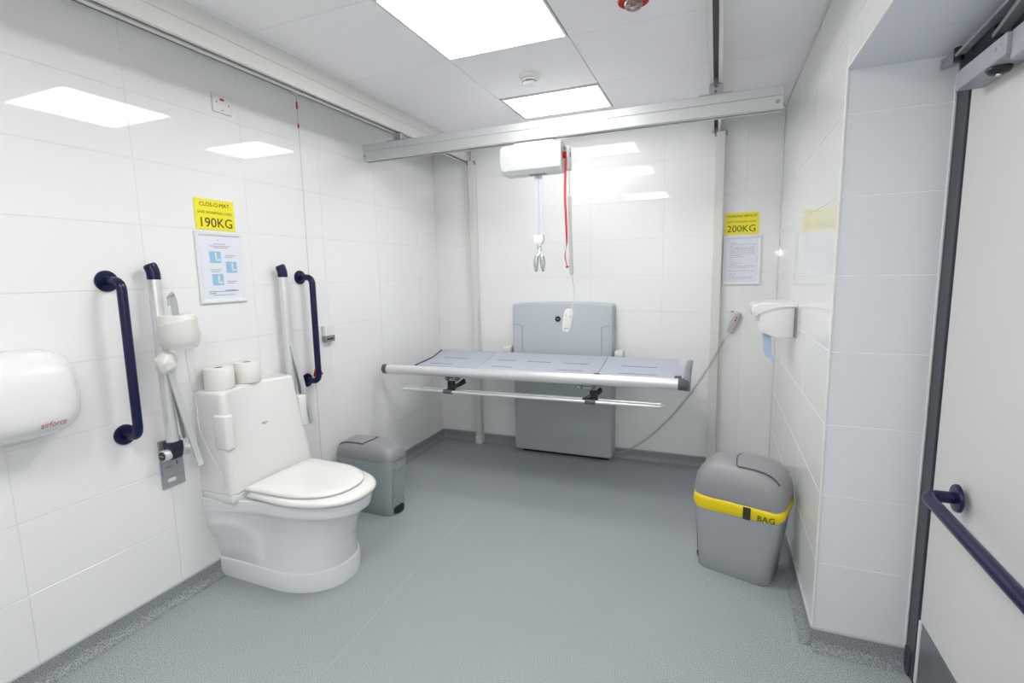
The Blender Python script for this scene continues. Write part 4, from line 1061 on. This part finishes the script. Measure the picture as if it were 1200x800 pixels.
# black stripe and lettering on the camera-facing side (local +y side because the bin is turned)
def bag_y(x): return hw*1.02*(1-(abs(x)/(hl*1.02))**6)**(1/6)
def patch(x0, x1, z0, z1, m, name):
    bm = bmesh.new(); g = []
    for i in range(5):
        x = x0+(x1-x0)*i/4; g.append([bm.verts.new((x, bag_y(x)+0.0018, z0+(z1-z0)*j/4)) for j in range(5)])
    for i in range(4):
        for j in range(4): bm.faces.new((g[i][j], g[i+1][j], g[i+1][j+1], g[i][j+1]))
    o = fin(name, bm, m, bag); return o
patch(-0.070, -0.038, 0.3155, 0.374, INK, 'black_stripe')
tx = text('bag_lettering', 'BAG', 0.038, INK, None, (-0.134, hw*1.02+0.002, 0.335), (PI/2, 0, PI), depth=0.0002)
for v in tx.data.vertices: v.co.y = bag_y(v.co.x)+0.002
tx.parent = bag
# ------------------------------------------------------------------ door, frame, closer
bm = bmesh.new(); bx(bm, W2+0.0, W2+0.05, -1.826, YA-0.001, 0.0005, ZS-0.007, bev=0.002)
bx(bm, W2+0.004, W2+0.05, -2.85, -1.826, 2.005, ZS-0.007)
bx(bm, W2-0.006, W2+0.002, -1.80, YA-0.006, 0.0005, 0.095, bev=0.003)
df = struct('door_1', bm, FRAMED)
dl = box('door_leaf', DOORM, df, W2+0.006, W2+0.046, -2.80, -1.832, 0.012, 2.000, bev=0.001)
# leaf face stands at x = W2+0.006
box('leaf_edge_strip', WHITE_P, df, W2+0.0015, W2+0.0058, -1.846, -1.832, 0.012, 0.245)
kp = box('kick_plate', KICK, df, W2+0.0035, W2+0.0058, -2.79, -1.852, 0.018, 0.245)
bm = bmesh.new()
for y, z in ((-1.862, 0.232), (-1.862, 0.045)): cyl(bm, (W2+0.0015, y, z), (W2+0.004, y, z), 0.004, 10)
finish('screw', bm, CHROME, kp)
t = thing('door_closer', 'silver overhead door closer with arm above the white door', 'door closer', (W2, -2.1, 1.95)); upd()
bm = bmesh.new(); bx(bm, 2.842, W2+0.005, -2.178, -1.912, 1.930, 1.982, bev=0.002); 
bx(bm, 2.852, W2+0.005, -2.50, -2.179, 1.915, 1.985, bev=0.003)
finish('closer_body', bm, CLOSER, t)
bm = bmesh.new(); cyl(bm, (2.8405, -2.135, 1.958), (2.843, -2.135, 1.958), 0.005, 12); cyl(bm, (2.8405, -2.155, 1.962), (2.843, -2.155, 1.962), 0.003, 12); cyl(bm, (2.874, -2.504, 1.955), (2.874, -2.499, 1.955), 0.008, 12); finish('screw', bm, CHROME, t)
bm = bmesh.new(); lathe(bm, [(0.026, 0.0), (0.026, 0.006), (0.020, 0.014), (0.008, 0.018)], (2.870, -2.085, 1.9305), '-z', 24); ln = finish('sensor_lens', bm, BLACK, t)
bm = bmesh.new(); bmesh.ops.create_icosphere(bm, subdivisions=2, radius=0.006, matrix=Matrix.Translation((2.868, -2.090, 1.912))); finish('lens_glint_bead', bm, CHROME, ln)
bm = bmesh.new(); sweep(bm, [(2.852, -1.765, 2.052), (2.866, -1.86, 2.046)], [(0.014, 0.005), (-0.014, 0.005), (-0.014, -0.005), (0.014, -0.005)]); cyl(bm, (2.850, -1.776, 2.054), (2.846, -1.776, 2.054), 0.005, 10); finish('arm_bracket', bm, CLOSER, t)
bm = bmesh.new(); cyl(bm, (2.862, -1.855, 2.028), (2.862, -1.855, 2.066), 0.013, 14); cyl(bm, (2.885, -2.03, 1.981), (2.885, -2.03, 2.05), 0.012, 14); finish('arm_pivot', bm, BLACK, t)
bm = bmesh.new(); sweep(bm, [(2.862, -1.855, 2.045), (2.840, -2.26, 2.050)], [(0.011, 0.004), (-0.011, 0.004), (-0.011, -0.004), (0.011, -0.004)], up=Vector((1, 0, 0.2))); finish('fore_arm', bm, CLOSER, t)
bm = bmesh.new(); sweep(bm, [(2.884, -2.03, 2.028), (2.846, -2.27, 2.032)], [(0.014, 0.005), (-0.014, 0.005), (-0.014, -0.005), (0.014, -0.005)], up=Vector((1, 0, 0.2))); finish('main_arm', bm, CLOSER, t)
upd()

# countable repeats share a group
GROUPS = {'ceiling_light': 'lit ceiling panels', 'grab_rail': 'navy grab rails on the left wall', 'folding_support_rail': 'support rails either side of the toilet', 'yellow_sign': 'yellow load signs',
          'framed_notice': 'white framed notices', 'ceiling_track': 'ceiling hoist tracks', 'support_post': 'white posts on the back wall', 'pedal_bin': 'grey pedal bins', 'toilet_roll': 'toilet rolls by the toilet'}
for o in S.objects:
    b = o.name.split('.')[0]
    if o.parent is None and b in GROUPS: o['group'] = GROUPS[b]
